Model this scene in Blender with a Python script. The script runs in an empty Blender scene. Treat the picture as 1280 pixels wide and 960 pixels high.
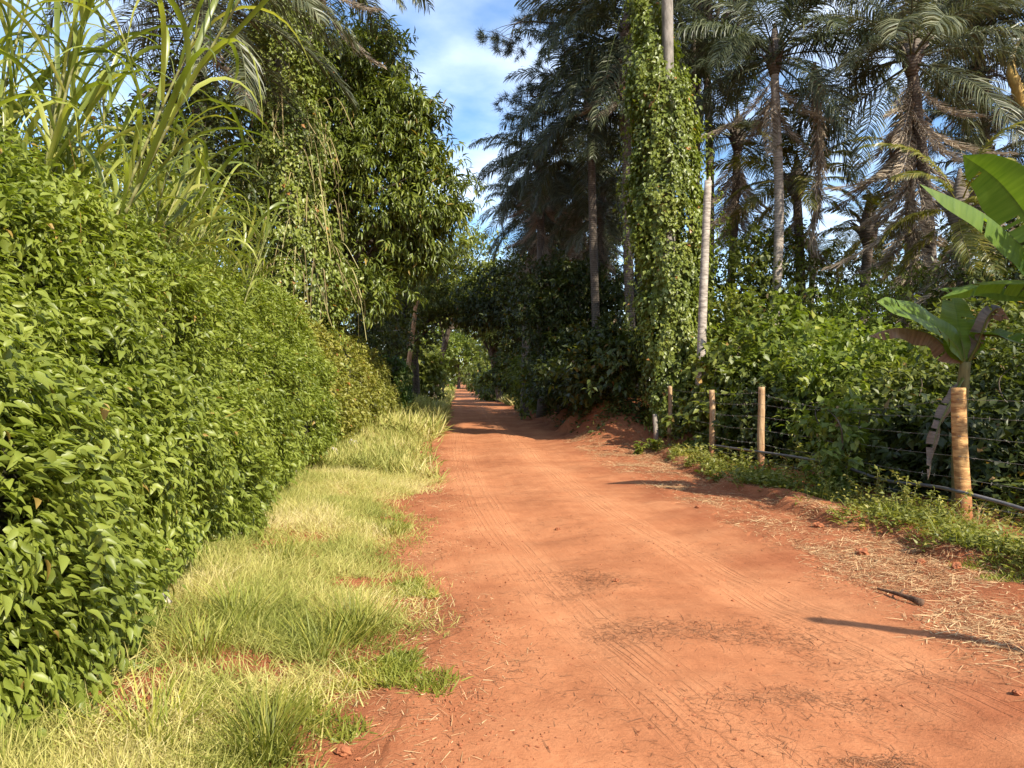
import bpy, math, random
import numpy as np
from mathutils import Vector, Matrix, Euler

S = bpy.context.scene
COL = S.collection
R = math.radians
F = 960.0            # focal length of the photograph in its own pixels (1280 wide)
EYE = 1.6

def px(x_px, y_px, Y):
    """point of the place seen at a spot of the photograph, Y metres away"""
    return np.array([(x_px - 640) / F * Y, Y, EYE - (y_px - 480) / F * Y])

# ------------------------------------------------------------------ numpy helpers
def rng(seed): return np.random.default_rng(seed)

def _hash(ix, iy, iz):
    h = (ix * 374761393 + iy * 668265263 + iz * 2147483647 + 1013904223) & 0xffffffff
    h = ((h ^ (h >> 13)) * 1274126177) & 0xffffffff
    h = h ^ (h >> 16)
    return (h & 0xffff) / 65535.0

def vnoise(p):
    p = np.asarray(p, float)
    i = np.floor(p).astype(np.int64); f = p - i
    f = f * f * (3 - 2 * f)
    r = 0
    for dx in (0, 1):
        for dy in (0, 1):
            for dz in (0, 1):
                w = (f[:, 0] if dx else 1 - f[:, 0]) * (f[:, 1] if dy else 1 - f[:, 1]) * (f[:, 2] if dz else 1 - f[:, 2])
                r = r + w * _hash(i[:, 0] + dx, i[:, 1] + dy, i[:, 2] + dz)
    return r

def vn2(x, y, s=1.0, z=0.0):
    return vnoise(np.stack([x * s, y * s, np.full_like(x, z)], 1))

def nrm(v):
    return v / np.maximum(np.linalg.norm(v, axis=-1, keepdims=True), 1e-9)

def sstep(a, b, x):
    t = np.clip((x - a) / (b - a), 0, 1); return t * t * (3 - 2 * t)

# ------------------------------------------------------------------ materials
def newmat(name):
    m = bpy.data.materials.new(name); m.use_nodes = True
    nt = m.node_tree; nt.nodes.clear()
    return m, nt, nt.nodes, nt.links

def ramp(N, stops):
    r = N.new('ShaderNodeValToRGB'); e = r.color_ramp.elements
    e[0].position = stops[0][0]; e[0].color = (*stops[0][1], 1)
    e[1].position = stops[-1][0]; e[1].color = (*stops[-1][1], 1)
    for p, c in stops[1:-1]:
        q = e.new(p); q.color = (*c, 1)
    return r

def leafmat(name, stops, trans=0.3, rough=0.45, spec=0.4, tcol=(1.5, 1.6, .55), warm=True):
    """leaf colours vary from leaf to leaf (attribute rnd, one value a leaf)"""
    if warm: stops = [(p, (c[0] * 1.20, c[1] * 1.05, c[2] * .85)) for p, c in stops]
    m, nt, N, L = newmat(name)
    a = N.new('ShaderNodeAttribute'); a.attribute_name = 'rnd'
    r = ramp(N, stops); L.new(a.outputs['Fac'], r.inputs[0])
    oi = N.new('ShaderNodeObjectInfo')
    hsv = N.new('ShaderNodeHueSaturation')
    mr = N.new('ShaderNodeMapRange'); mr.inputs[3].default_value = .8; mr.inputs[4].default_value = 1.2
    L.new(oi.outputs['Random'], mr.inputs[0]); L.new(mr.outputs[0], hsv.inputs['Value'])
    L.new(r.outputs[0], hsv.inputs['Color'])
    p = N.new('ShaderNodeBsdfPrincipled')
    p.inputs['Roughness'].default_value = rough
    p.inputs['Specular IOR Level'].default_value = spec
    L.new(hsv.outputs[0], p.inputs['Base Color'])
    t = N.new('ShaderNodeBsdfTranslucent')
    mu = N.new('ShaderNodeMix'); mu.data_type = 'RGBA'; mu.blend_type = 'MULTIPLY'; mu.inputs[0].default_value = 1
    L.new(hsv.outputs[0], mu.inputs[6]); mu.inputs[7].default_value = (*tcol, 1)
    L.new(mu.outputs[2], t.inputs['Color'])
    mx = N.new('ShaderNodeMixShader'); mx.inputs[0].default_value = trans
    o = N.new('ShaderNodeOutputMaterial')
    L.new(p.outputs[0], mx.inputs[1]); L.new(t.outputs[0], mx.inputs[2]); L.new(mx.outputs[0], o.inputs[0])
    return m

def barkmat(name, c1, c2, scale=(6, 6, 14), rings=None, rough=.85, bump=.5):
    m, nt, N, L = newmat(name)
    tc = N.new('ShaderNodeTexCoord'); mp = N.new('ShaderNodeMapping'); mp.inputs['Scale'].default_value = scale
    L.new(tc.outputs['Object'], mp.inputs[0])
    n = N.new('ShaderNodeTexNoise'); n.inputs['Scale'].default_value = 1; n.inputs['Detail'].default_value = 6
    n.inputs['Roughness'].default_value = .65
    L.new(mp.outputs[0], n.inputs['Vector'])
    r = ramp(N, [(.36, c1), (.62, c2)]); L.new(n.outputs['Fac'], r.inputs[0])
    p = N.new('ShaderNodeBsdfPrincipled'); p.inputs['Roughness'].default_value = rough
    p.inputs['Specular IOR Level'].default_value = .2
    b = N.new('ShaderNodeBump'); b.inputs['Strength'].default_value = bump; b.inputs['Distance'].default_value = .02
    col = r.outputs[0]
    if rings:
        w = N.new('ShaderNodeTexWave'); w.bands_direction = 'Z'; w.inputs['Scale'].default_value = rings
        w.inputs['Distortion'].default_value = 2.5; w.inputs['Detail'].default_value = 2; w.inputs['Detail Scale'].default_value = 2
        L.new(tc.outputs['Object'], w.inputs['Vector'])
        r2 = ramp(N, [(.0, tuple(c * .75 for c in c1)), (.22, c2)]); L.new(w.outputs['Fac'], r2.inputs[0])
        mx = N.new('ShaderNodeMix'); mx.data_type = 'RGBA'; mx.inputs[0].default_value = .5
        L.new(r.outputs[0], mx.inputs[6]); L.new(r2.outputs[0], mx.inputs[7]); col = mx.outputs[2]
        ad = N.new('ShaderNodeMath'); ad.operation = 'ADD'
        L.new(n.outputs['Fac'], ad.inputs[0]); L.new(w.outputs['Fac'], ad.inputs[1]); L.new(ad.outputs[0], b.inputs['Height'])
    else:
        L.new(n.outputs['Fac'], b.inputs['Height'])
    if 'post' in name:      # earth splashed up the foot of the post
        sx = N.new('ShaderNodeSeparateXYZ'); L.new(tc.outputs['Object'], sx.inputs[0])
        ad2 = N.new('ShaderNodeMath'); ad2.operation = 'MULTIPLY_ADD'; L.new(n.outputs['Fac'], ad2.inputs[0]); ad2.inputs[1].default_value = -.5; L.new(sx.outputs[2], ad2.inputs[2])
        mr = N.new('ShaderNodeMapRange'); mr.inputs[1].default_value = .30; mr.inputs[2].default_value = -.15; mr.inputs[3].default_value = 0; mr.inputs[4].default_value = .8; L.new(ad2.outputs[0], mr.inputs[0])
        mx2 = N.new('ShaderNodeMix'); mx2.data_type = 'RGBA'; L.new(mr.outputs[0], mx2.inputs[0]); L.new(col, mx2.inputs[6]); mx2.inputs[7].default_value = (.27, .085, .035, 1); col = mx2.outputs[2]
    L.new(col, p.inputs['Base Color']); L.new(b.outputs[0], p.inputs['Normal'])
    o = N.new('ShaderNodeOutputMaterial'); L.new(p.outputs[0], o.inputs[0])
    return m

def soilmat(name, road):
    m, nt, N, L = newmat(name)
    uv = N.new('ShaderNodeUVMap'); uv.uv_map = 'track'
    tc = N.new('ShaderNodeTexCoord')
    def noise(vec, sc, det=6, rg=.6, scale=None):
        n = N.new('ShaderNodeTexNoise'); n.inputs['Scale'].default_value = sc; n.inputs['Detail'].default_value = det
        n.inputs['Roughness'].default_value = rg
        if scale:
            mp = N.new('ShaderNodeMapping'); mp.inputs['Scale'].default_value = scale
            L.new(vec, mp.inputs[0]); vec = mp.outputs[0]
        L.new(vec, n.inputs['Vector']); return n.outputs['Fac']
    big = noise(tc.outputs['Object'], .55, 5)
    mid = noise(tc.outputs['Object'], 3.2, 8, .7)
    fine = noise(tc.outputs['Object'], 38, 5, .75)
    tread = noise(uv.outputs[0], 1.0, 5, .6, (9, .35, 1))
    tread2 = noise(uv.outputs[0], 1.0, 3, .6, (42, .8, 1))
    rA = ramp(N, [(.34, (.235, .080, .034)), (.5, (.352, .136, .060)), (.66, (.455, .198, .092))])
    rB = ramp(N, [(.34, (.155, .047, .021)), (.5, (.265, .088, .038)), (.66, (.36, .136, .062))])
    def mathn(op, a, b):
        k = N.new('ShaderNodeMath'); k.operation = op
        for i, v in enumerate((a, b)):
            if isinstance(v, (int, float)): k.inputs[i].default_value = v
            else: L.new(v, k.inputs[i])
        return k.outputs[0]
    s = mathn('ADD', mathn('MULTIPLY', big, .44), mathn('MULTIPLY', mid, .33))
    s = mathn('ADD', s, mathn('MULTIPLY', tread, .13 if road else .06))
    s = mathn('ADD', s, mathn('MULTIPLY', fine, .14 if road else .28))
    L.new(s, rA.inputs[0]); L.new(s, rB.inputs[0])
    at_ = N.new('ShaderNodeAttribute'); at_.attribute_name = 'worn'
    r = N.new('ShaderNodeMix'); r.data_type = 'RGBA'; L.new(at_.outputs['Fac'], r.inputs[0]); L.new(rB.outputs[0], r.inputs[6]); L.new(rA.outputs[0], r.inputs[7])
    # wheel tracks: paler rubbed dust with fine grooves left by tyre treads
    su = N.new('ShaderNodeSeparateXYZ'); L.new(uv.outputs[0], su.inputs[0])
    def band(c, w):
        d = mathn('ABSOLUTE', mathn('ADD', su.outputs[0], -c), 0)
        k = N.new('ShaderNodeMapRange'); k.interpolation_type = 'SMOOTHSTEP'; k.inputs[1].default_value = w * 1.3; k.inputs[2].default_value = w * .5
        L.new(d, k.inputs[0]); return k.outputs[0]
    bands = mathn('MINIMUM', mathn('ADD', band(0, .30), mathn('MULTIPLY', band(-1.55, .30), .8)), 1)
    groove = noise(uv.outputs[0], 1.0, 2, .5, (24, .22, 1))
    gr = ramp(N, [(.44, (1, 1, 1)), (.52, (0, 0, 0))]); L.new(groove, gr.inputs[0])
    gate2 = ramp(N, [(.40, (0, 0, 0)), (.58, (1, 1, 1))]); L.new(mid, gate2.inputs[0])
    grooves = mathn('MULTIPLY', mathn('MULTIPLY', gr.outputs[0], bands), gate2.outputs[0])
    s = mathn('ADD', s, mathn('MULTIPLY', bands, .075)); s = mathn('ADD', s, mathn('MULTIPLY', grooves, -.065))
    for l_ in list(rA.inputs[0].links): L.remove(l_)
    L.new(s, rA.inputs[0])
    # dark specks: crumbs of earth and rotted leaf on the surface
    vo = N.new('ShaderNodeTexVoronoi'); vo.inputs['Scale'].default_value = 26; vo.inputs['Randomness'].default_value = 1
    L.new(tc.outputs['Object'], vo.inputs['Vector'])
    sp = ramp(N, [(.04, (1, 1, 1)), (.12, (0, 0, 0))]); L.new(vo.outputs['Distance'], sp.inputs[0])
    gate = ramp(N, [(.52, (0, 0, 0)), (.66, (1, 1, 1))]); L.new(mid, gate.inputs[0])
    sm = mathn('MULTIPLY', sp.outputs[0], gate.outputs[0])
    sm = mathn('MULTIPLY', sm, .5)
    mx = N.new('ShaderNodeMix'); mx.data_type = 'RGBA'
    L.new(sm, mx.inputs[0]); L.new(r.outputs[2], mx.inputs[6]); mx.inputs[7].default_value = (.13, .055, .03, 1)
    p = N.new('ShaderNodeBsdfPrincipled'); p.inputs['Roughness'].default_value = .95
    p.inputs['Specular IOR Level'].default_value = .1
    L.new(mx.outputs[2], p.inputs['Base Color'])
    h = mathn('ADD', mathn('MULTIPLY', mid, .5), mathn('MULTIPLY', fine, .30))
    h = mathn('ADD', h, mathn('MULTIPLY', tread, .26 if road else .05))
    h = mathn('ADD', h, mathn('MULTIPLY', grooves, -.35))
    h = mathn('ADD', h, mathn('MULTIPLY', tread2, .12 if road else .0))
    b = N.new('ShaderNodeBump'); b.inputs['Strength'].default_value = .75 if road else 1.0
    b.inputs['Distance'].default_value = .035 if road else .06
    L.new(h, b.inputs['Height']); L.new(b.outputs[0], p.inputs['Normal'])
    o = N.new('ShaderNodeOutputMaterial'); L.new(p.outputs[0], o.inputs[0])
    return m

def plainmat(name, col, rough=.6, spec=.3, metal=0):
    m, nt, N, L = newmat(name)
    tc = N.new('ShaderNodeTexCoord')
    n = N.new('ShaderNodeTexNoise'); n.inputs['Scale'].default_value = 9; n.inputs['Detail'].default_value = 6
    L.new(tc.outputs['Object'], n.inputs['Vector'])
    r = ramp(N, [(.3, tuple(c * .7 for c in col)), (.7, tuple(min(1, c * 1.2) for c in col))]); L.new(n.outputs['Fac'], r.inputs[0])
    p = N.new('ShaderNodeBsdfPrincipled'); p.inputs['Roughness'].default_value = rough
    p.inputs['Specular IOR Level'].default_value = spec; p.inputs['Metallic'].default_value = metal
    L.new(r.outputs[0], p.inputs['Base Color'])
    b = N.new('ShaderNodeBump'); b.inputs['Strength'].default_value = .4; b.inputs['Distance'].default_value = .01
    L.new(n.outputs['Fac'], b.inputs['Height']); L.new(b.outputs[0], p.inputs['Normal'])
    o = N.new('ShaderNodeOutputMaterial'); L.new(p.outputs[0], o.inputs[0])
    return m

M = {}
M['road'] = soilmat('red_dust', True)
M['ground'] = soilmat('red_earth', False)
M['hedge'] = leafmat('hedge_leaf', [(0, (.078, .116, .022)), (.45, (.180, .246, .046)), (.85, (.270, .345, .078)), (.965, (.34, .39, .11)), (1, (.34, .26, .09))], .36, .42, .35)
M['hedge_old'] = leafmat('hedge_leaf_yellowing', [(0, (.10, .12, .03)), (.5, (.20, .23, .055)), (.9, (.29, .28, .085)), (1, (.32, .14, .06))], .32, .45, .4)
M['hedge_dark'] = leafmat('clipped_leaf', [(0, (.035, .075, .015)), (.6, (.065, .13, .022)), (1, (.12, .19, .04))], .3)
M['inner'] = barkmat('hedge_inner_shade', (.018, .016, .008), (.045, .045, .018), (20, 20, 20))  # near black, so gaps in the hedge leaves look shaded
M['mango'] = leafmat('mango_leaf', [(0, (.045, .068, .015)), (.5, (.095, .135, .026)), (.88, (.17, .21, .045)), (1, (.25, .20, .07))], .26, .36, .4)
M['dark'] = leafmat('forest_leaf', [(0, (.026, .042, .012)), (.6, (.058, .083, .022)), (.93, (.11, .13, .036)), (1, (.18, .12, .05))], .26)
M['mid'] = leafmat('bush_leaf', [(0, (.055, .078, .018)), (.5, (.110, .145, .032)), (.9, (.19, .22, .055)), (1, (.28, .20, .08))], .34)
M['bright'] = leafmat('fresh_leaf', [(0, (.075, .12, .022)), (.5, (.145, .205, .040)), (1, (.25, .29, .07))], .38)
M['vine'] = leafmat('creeper_leaf', [(0, (.055, .085, .02)), (.5, (.120, .165, .036)), (.9, (.20, .24, .065)), (1, (.30, .16, .065))], .30, .4, .45)
M['deadvine'] = leafmat('dry_vine', [(0, (.13, .10, .05)), (.6, (.24, .19, .09)), (1, (.30, .28, .12))], .15, .8, .1, warm=False)
M['frond'] = leafmat('palm_leaflet', [(0, (.030, .040, .022)), (.6, (.062, .076, .038)), (1, (.12, .13, .065))], .20, .42, .35, (1.4, 1.5, .7), warm=False)
M['frond_grey'] = leafmat('grey_palm_leaflet', [(0, (.045, .055, .028)), (.6, (.090, .102, .052)), (1, (.16, .16, .085))], .20, .42, .38, (1.3, 1.3, .8), warm=False)
M['frond_green'] = leafmat('green_palm_leaflet', [(0, (.065, .085, .018)), (.6, (.13, .15, .032)), (1, (.24, .22, .06))], .32, .35, .5)
M['frond_dead'] = leafmat('dead_palm_leaflet', [(0, (.15, .12, .09)), (.5, (.28, .225, .165)), (1, (.44, .36, .27))], .15, .8, .1, (1.2, 1.1, .9), warm=False)
M['cane'] = leafmat('elephant_grass_leaf', [(0, (.085, .125, .025)), (.5, (.15, .20, .042)), (.9, (.24, .28, .07)), (1, (.33, .29, .11))], .38, .35, .5)
M['canestem'] = barkmat('cane_stem', (.12, .13, .04), (.22, .21, .08), (8, 8, 3), 3)
M['grass'] = leafmat('verge_grass', [(0, (.18, .20, .04)), (.3, (.32, .32, .08)), (.65, (.48, .43, .145)), (1, (.58, .49, .26))], .35, .6, .25, (1.25, 1.2, .7), warm=False)
M['green_grass'] = leafmat('green_grass', [(0, (.11, .15, .028)), (.6, (.225, .265, .052)), (1, (.42, .39, .12))], .36, .5, .3)
M['weed'] = leafmat('weed_leaf', [(0, (.09, .12, .025)), (.5, (.18, .21, .055)), (1, (.36, .35, .12))], .34)
M['straw'] = leafmat('straw', [(0, (.24, .11, .05)), (.5, (.42, .24, .115)), (1, (.64, .46, .25))], .1, .8, .15, (1, 1, 1), warm=False)
M['twig'] = leafmat('dark_twig', [(0, (.10, .045, .025)), (.6, (.19, .085, .042)), (1, (.30, .14, .07))], .0, .9, .1, warm=False)
M['needle'] = leafmat('pine_needle', [(0, (.018, .028, .016)), (1, (.045, .06, .03))], .12, warm=False)
M['bark'] = barkmat('dark_bark', (.045, .035, .025), (.12, .095, .07))
M['barkgrey'] = barkmat('grey_bark', (.14, .125, .105), (.28, .25, .215), (9, 9, 3))
M['palmbark'] = barkmat('palm_trunk', (.17, .14, .115), (.42, .36, .30), (5, 5, 26))
M['palmdark'] = barkmat('dark_palm_trunk', (.06, .05, .04), (.15, .12, .095), (9, 9, 16), 4)
M['post'] = barkmat('tan_post_wood', (.22, .10, .038), (.56, .33, .13), (5, 5, 26), bump=.9)
M['postthin'] = barkmat('brown_post_wood', (.26, .15, .075), (.46, .31, .17), (26, 26, 3))
M['greypost'] = barkmat('grey_post_wood', (.16, .13, .10), (.32, .28, .23), (26, 26, 3))
M['pole'] = barkmat('orange_pole_wood', (.30, .16, .075), (.45, .27, .14), (22, 22, 3))
M['wire'] = plainmat('rusty_wire', (.30, .27, .24), .5, .4, .6)
M['pipe'] = plainmat('black_poly_pipe', (.13, .12, .12), .38, .5)
M['stone'] = barkmat('pale_stone', (.30, .25, .20), (.58, .52, .44), (9, 9, 9))
M['clod'] = barkmat('red_clod', (.17, .055, .025), (.34, .125, .055), (14, 14, 14))
M['white'] = plainmat('whitewash', (.75, .73, .70), .7, .2)
M['stick'] = barkmat('dead_wood', (.06, .035, .022), (.16, .09, .055), (22, 22, 22))
M['spathe'] = plainmat('yellow_spathe', (.55, .36, .10), .6, .3)

def bananamat(name, c1, c2, trans, tc_):
    m, nt, N, L = newmat(name)
    uv = N.new('ShaderNodeUVMap'); uv.uv_map = 'leaf'
    mp = N.new('ShaderNodeMapping'); mp.inputs['Scale'].default_value = (1.2, 46, 1); L.new(uv.outputs[0], mp.inputs[0])
    n = N.new('ShaderNodeTexNoise'); n.inputs['Scale'].default_value = 1; n.inputs['Detail'].default_value = 4; L.new(mp.outputs[0], n.inputs['Vector'])
    r = ramp(N, [(.3, c1), (.7, c2)]); L.new(n.outputs['Fac'], r.inputs[0])
    p = N.new('ShaderNodeBsdfPrincipled'); p.inputs['Roughness'].default_value = .38; p.inputs['Specular IOR Level'].default_value = .45
    L.new(r.outputs[0], p.inputs['Base Color'])
    b = N.new('ShaderNodeBump'); b.inputs['Strength'].default_value = .5; b.inputs['Distance'].default_value = .01
    L.new(n.outputs['Fac'], b.inputs['Height']); L.new(b.outputs[0], p.inputs['Normal'])
    t = N.new('ShaderNodeBsdfTranslucent')
    mu = N.new('ShaderNodeMix'); mu.data_type = 'RGBA'; mu.blend_type = 'MULTIPLY'; mu.inputs[0].default_value = 1
    L.new(r.outputs[0], mu.inputs[6]); mu.inputs[7].default_value = (*tc_, 1); L.new(mu.outputs[2], t.inputs['Color'])
    mx = N.new('ShaderNodeMixShader'); mx.inputs[0].default_value = trans
    o = N.new('ShaderNodeOutputMaterial')
    L.new(p.outputs[0], mx.inputs[1]); L.new(t.outputs[0], mx.inputs[2]); L.new(mx.outputs[0], o.inputs[0])
    return m
M['banana'] = bananamat('banana_leaf', (.085, .15, .02), (.145, .22, .035), .42, (1.9, 1.9, .5))
M['banana_dead'] = bananamat('dead_banana_leaf', (.10, .065, .045), (.24, .17, .12), .12, (1, 1, 1))
M['banana_yellow'] = bananamat('yellowing_banana_leaf', (.14, .15, .02), (.28, .22, .04), .35, (1.5, 1.4, .5))
M['pseudostem'] = barkmat('banana_stem', (.09, .08, .03), (.20, .17, .07), (16, 16, 2))

# ------------------------------------------------------------------ objects
def tag(o, label=None, cat=None, group=None, kind=None):
    if label: o['label'] = label
    if cat: o['category'] = cat
    if group: o['group'] = group
    if kind: o['kind'] = kind
    return o

def empty(name, loc, label, cat, group=None):
    o = bpy.data.objects.new(name, None); COL.objects.link(o)
    o.location = [float(v) for v in loc]; o.empty_display_size = .2
    return tag(o, label, cat, group)

def build(name, V, tris=None, quads=None, mat=None, parent=None, rnd=None, smooth=True, uv=None, uvname='uv', origin=None):
    V = np.asarray(V, np.float64)
    if origin is None and parent is not None:
        origin = np.array(parent.matrix_basis.translation)
        if parent.parent: origin = origin + np.array(parent.parent.matrix_basis.translation)
    off = np.zeros(3) if origin is None else np.array(origin)
    me = bpy.data.meshes.new(name)
    me.vertices.add(len(V)); me.vertices.foreach_set('co', (V - off).astype(np.float32).ravel())
    parts = []; sizes = []
    if tris is not None and len(tris): parts.append(np.asarray(tris).ravel()); sizes.append(np.full(len(tris), 3))
    if quads is not None and len(quads): parts.append(np.asarray(quads).ravel()); sizes.append(np.full(len(quads), 4))
    li = np.concatenate(parts).astype(np.int32); sz = np.concatenate(sizes).astype(np.int32)
    st = np.concatenate([[0], np.cumsum(sz)[:-1]]).astype(np.int32)
    me.loops.add(len(li)); me.loops.foreach_set('vertex_index', li)
    me.polygons.add(len(sz)); me.polygons.foreach_set('loop_start', st)
    try: me.polygons.foreach_set('loop_total', sz)
    except Exception: pass
    me.polygons.foreach_set('use_smooth', np.full(len(sz), smooth))
    if uv is not None:
        l = me.uv_layers.new(name=uvname); l.data.foreach_set('uv', np.asarray(uv, np.float32)[li].ravel())
    me.update(calc_edges=True)
    if rnd is not None:
        a = me.attributes.new('rnd', 'FLOAT', 'POINT'); a.data.foreach_set('value', np.asarray(rnd, np.float32))
    if mat: me.materials.append(mat)
    o = bpy.data.objects.new(name, me); COL.objects.link(o)
    if parent is not None: o.parent = parent
    elif origin is not None: o.location = [float(v) for v in origin]
    return o

class Bag:
    """collects geometry of ONE mesh"""
    def __init__(s): s.V = []; s.T = []; s.Q = []; s.r = []; s.n = 0
    def add(s, V, T=None, Q=None, r=None):
        if T is not None and len(T): s.T.append(np.asarray(T) + s.n)
        if Q is not None and len(Q): s.Q.append(np.asarray(Q) + s.n)
        s.V.append(V); s.n += len(V); s.r.append(np.full(len(V), .5) if r is None else r)
    def make(s, name, mat, parent=None, **k):
        return build(name, np.concatenate(s.V), np.concatenate(s.T) if s.T else None,
                     np.concatenate(s.Q) if s.Q else None, mat, parent, np.concatenate(s.r), **k)

# leaf templates: x across, y along, z up
def leaf8(curl=.18, fold=.12):
    y = np.array([0, .28, .62, 1, .62, .28, .28, .64]); x = np.array([0, -.5, -.36, 0, .36, .5, 0, 0])
    z = -curl * y ** 2 + fold * np.abs(x) * 2 * .5
    return np.stack([x, y, z], 1), np.array([[0, 6, 1], [0, 5, 6], [2, 7, 3], [3, 7, 4]]), np.array([[1, 6, 7, 2], [6, 5, 4, 7]])
def leaf11(curl=.28, fold=.2):
    y = np.array([0, .13, .36, .66, 1, .66, .36, .13, .13, .36, .66]); x = np.array([0, -.33, -.5, -.31, 0, .31, .5, .33, 0, 0, 0])
    z = -curl * y ** 2 + fold * np.abs(x)
    return np.stack([x, y, z], 1), np.array([[0, 8, 1], [0, 7, 8], [3, 10, 4], [4, 10, 5]]), np.array([[1, 8, 9, 2], [2, 9, 10, 3], [8, 7, 6, 9], [9, 6, 5, 10]])
def leaf5(curl=.2, fold=.1):
    y = np.array([0, .42, .45, .42, 1.]); x = np.array([0, -.5, 0, .5, 0])
    z = -curl * y ** 2 + fold * np.abs(x) * 2
    return np.stack([x, y, z], 1), np.array([[0, 2, 1], [0, 3, 2], [1, 2, 4], [2, 3, 4]]), None
def leaf4(curl=.15):
    y = np.array([0, .45, .45, 1.]); x = np.array([0, -.5, .5, 0])
    return np.stack([x, y, -curl * y ** 2], 1), np.array([[0, 2, 1], [1, 2, 3]]), None
def blade(curl=.5):
    y = np.array([0, 0, .4, .4, .75, .75, 1.]); x = np.array([-.5, .5, -.45, .45, -.3, .3, 0])
    return np.stack([x, y * (1 - .15 * curl * y), -curl * y ** 2.2], 1), np.array([[4, 5, 6]]), np.array([[0, 1, 3, 2], [2, 3, 5, 4]])
def longleaf(curl=.3, fold=.12):
    y = np.array([0, .2, .2, .2, .6, .6, .6, 1]); x = np.array([0, -.42, 0, .42, -.46, 0, .46, 0])
    z = -curl * y ** 2 + fold * np.abs(x)
    return np.stack([x, y, z], 1), np.array([[0, 2, 1], [0, 3, 2], [4, 5, 7], [5, 6, 7]]), np.array([[1, 2, 5, 4], [2, 3, 6, 5]])

def scatter(bag, tmpl, P, fwd, up, ln, wd, rnd):
    V, T, Q = tmpl
    n = len(P); k = len(V)
    f = nrm(fwd); r = nrm(np.cross(f, up)); u = np.cross(r, f)
    ln = np.broadcast_to(ln, (n,)); wd = np.broadcast_to(wd, (n,))
    W = (P[:, None] + V[None, :, 0, None] * (r * wd[:, None])[:, None] + V[None, :, 1, None] * (f * ln[:, None])[:, None]
         + V[None, :, 2, None] * (u * ln[:, None])[:, None])
    offs = (np.arange(n) * k)[:, None, None]
    bag.add(W.reshape(-1, 3), (T[None] + offs).reshape(-1, 3) if T is not None else None,
            (Q[None] + offs).reshape(-1, 4) if Q is not None else None, np.repeat(rnd, k))

def tube(bag, pts, rad, seg=8, cap=True, wob=0, seed=0, r=None):
    pts = np.asarray(pts, float); n = len(pts)
    rad = np.broadcast_to(np.asarray(rad, float), (n,))
    t = nrm(np.gradient(pts, axis=0))
    ref = np.where(np.abs(t[:, 2:3]) > .9, np.array([[1., 0, 0]]), np.array([[0, 0, 1.]]))
    a = nrm(np.cross(t, ref))
    for i in range(1, n):
        a[i] = a[i - 1] - t[i] * np.dot(a[i - 1], t[i]); a[i] /= max(np.linalg.norm(a[i]), 1e-9)
    b = np.cross(t, a)
    th = np.linspace(0, 2 * math.pi, seg, endpoint=False)
    rr = rad[:, None] * np.ones(seg)[None]
    if wob:
        q = rng(seed); rr = rr * (1 + wob * (q.random((n, seg)) - .5))
    V = pts[:, None] + rr[..., None] * (np.cos(th)[None, :, None] * a[:, None] + np.sin(th)[None, :, None] * b[:, None])
    V = V.reshape(-1, 3)
    i = np.arange(n - 1)[:, None] * seg; j = np.arange(seg)[None]; j2 = (j + 1) % seg
    Q = np.stack([i + j, i + j2, i + seg + j2, i + seg + j], -1).reshape(-1, 4)
    T = None
    if cap:
        V = np.concatenate([V, pts[:1], pts[-1:]]); c0 = n * seg; c1 = c0 + 1
        jj = np.arange(seg); kk = (jj + 1) % seg
        T = np.concatenate([np.stack([np.full(seg, c0), kk, jj], 1), np.stack([np.full(seg, c1), (n - 1) * seg + jj, (n - 1) * seg + kk], 1)])
    bag.add(V, T, Q, None if r is None else np.full(len(V), r))

def curve(pts, n=12):
    """smooth (Catmull-Rom) line through a few points"""
    p = np.asarray(pts, float); m = len(p)
    p = np.concatenate([[2 * p[0] - p[1]], p, [2 * p[-1] - p[-2]]])
    out = []
    for i in range(m - 1):
        a, b, c, d = p[i], p[i + 1], p[i + 2], p[i + 3]
        for t in np.linspace(0, 1, n, endpoint=False):
            out.append(.5 * ((2 * b) + (c - a) * t + (2 * a - 5 * b + 4 * c - d) * t * t + (-a + 3 * b - 3 * c + d) * t ** 3))
    out.append(p[-2]); return np.array(out)

# ------------------------------------------------------------------ the lie of the land
RL_y = [-30, 0, 3.2, 4.8, 7.3, 12.8, 25.6, 51, 100, 170, 400]; RL_x = [-.6, -.5, -.55, -.45, -.85, -1.25, -2.4, -4.2, -7.6, -12.6, -30]
RR_y = [-30, 0, 3.9, 7.3, 11, 15.4, 25.6, 51, 100, 170, 400];  RR_x = [4.0, 3.3, 2.8, 2.7, 2.35, 1.9, 1.5, .1, -3.6, -8.8, -26]
WD_y = [-30, 2, 6.1, 7.3, 9.6, 11.8, 17, 20]; WD_x = [4.6, 4.5, 4.1, 3.9, 3.65, 3.3, 3.3, 3.0]
HB_y = [-6, 2.5, 4.4, 7.7, 15.4, 24, 34, 60]; HB_x = [-1.5, -1.95, -2.25, -2.8, -3.85, -4.5, -5.0, -7.2]
TR_y = [-30, 3.2, 3.66, 5.3, 9.6, 15, 26, 51, 100, 170]; TR_x = [4, 2.55, 2.42, 2.0, 1.2, .6, -.3, -2, -5.5, -10.5]
def RL(y): return np.interp(y, RL_y, RL_x)
def RR(y): return np.interp(y, RR_y, RR_x)
def WD(y): return np.interp(y, WD_y, WD_x)
def HB(y): return np.interp(y, HB_y, HB_x)

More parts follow.
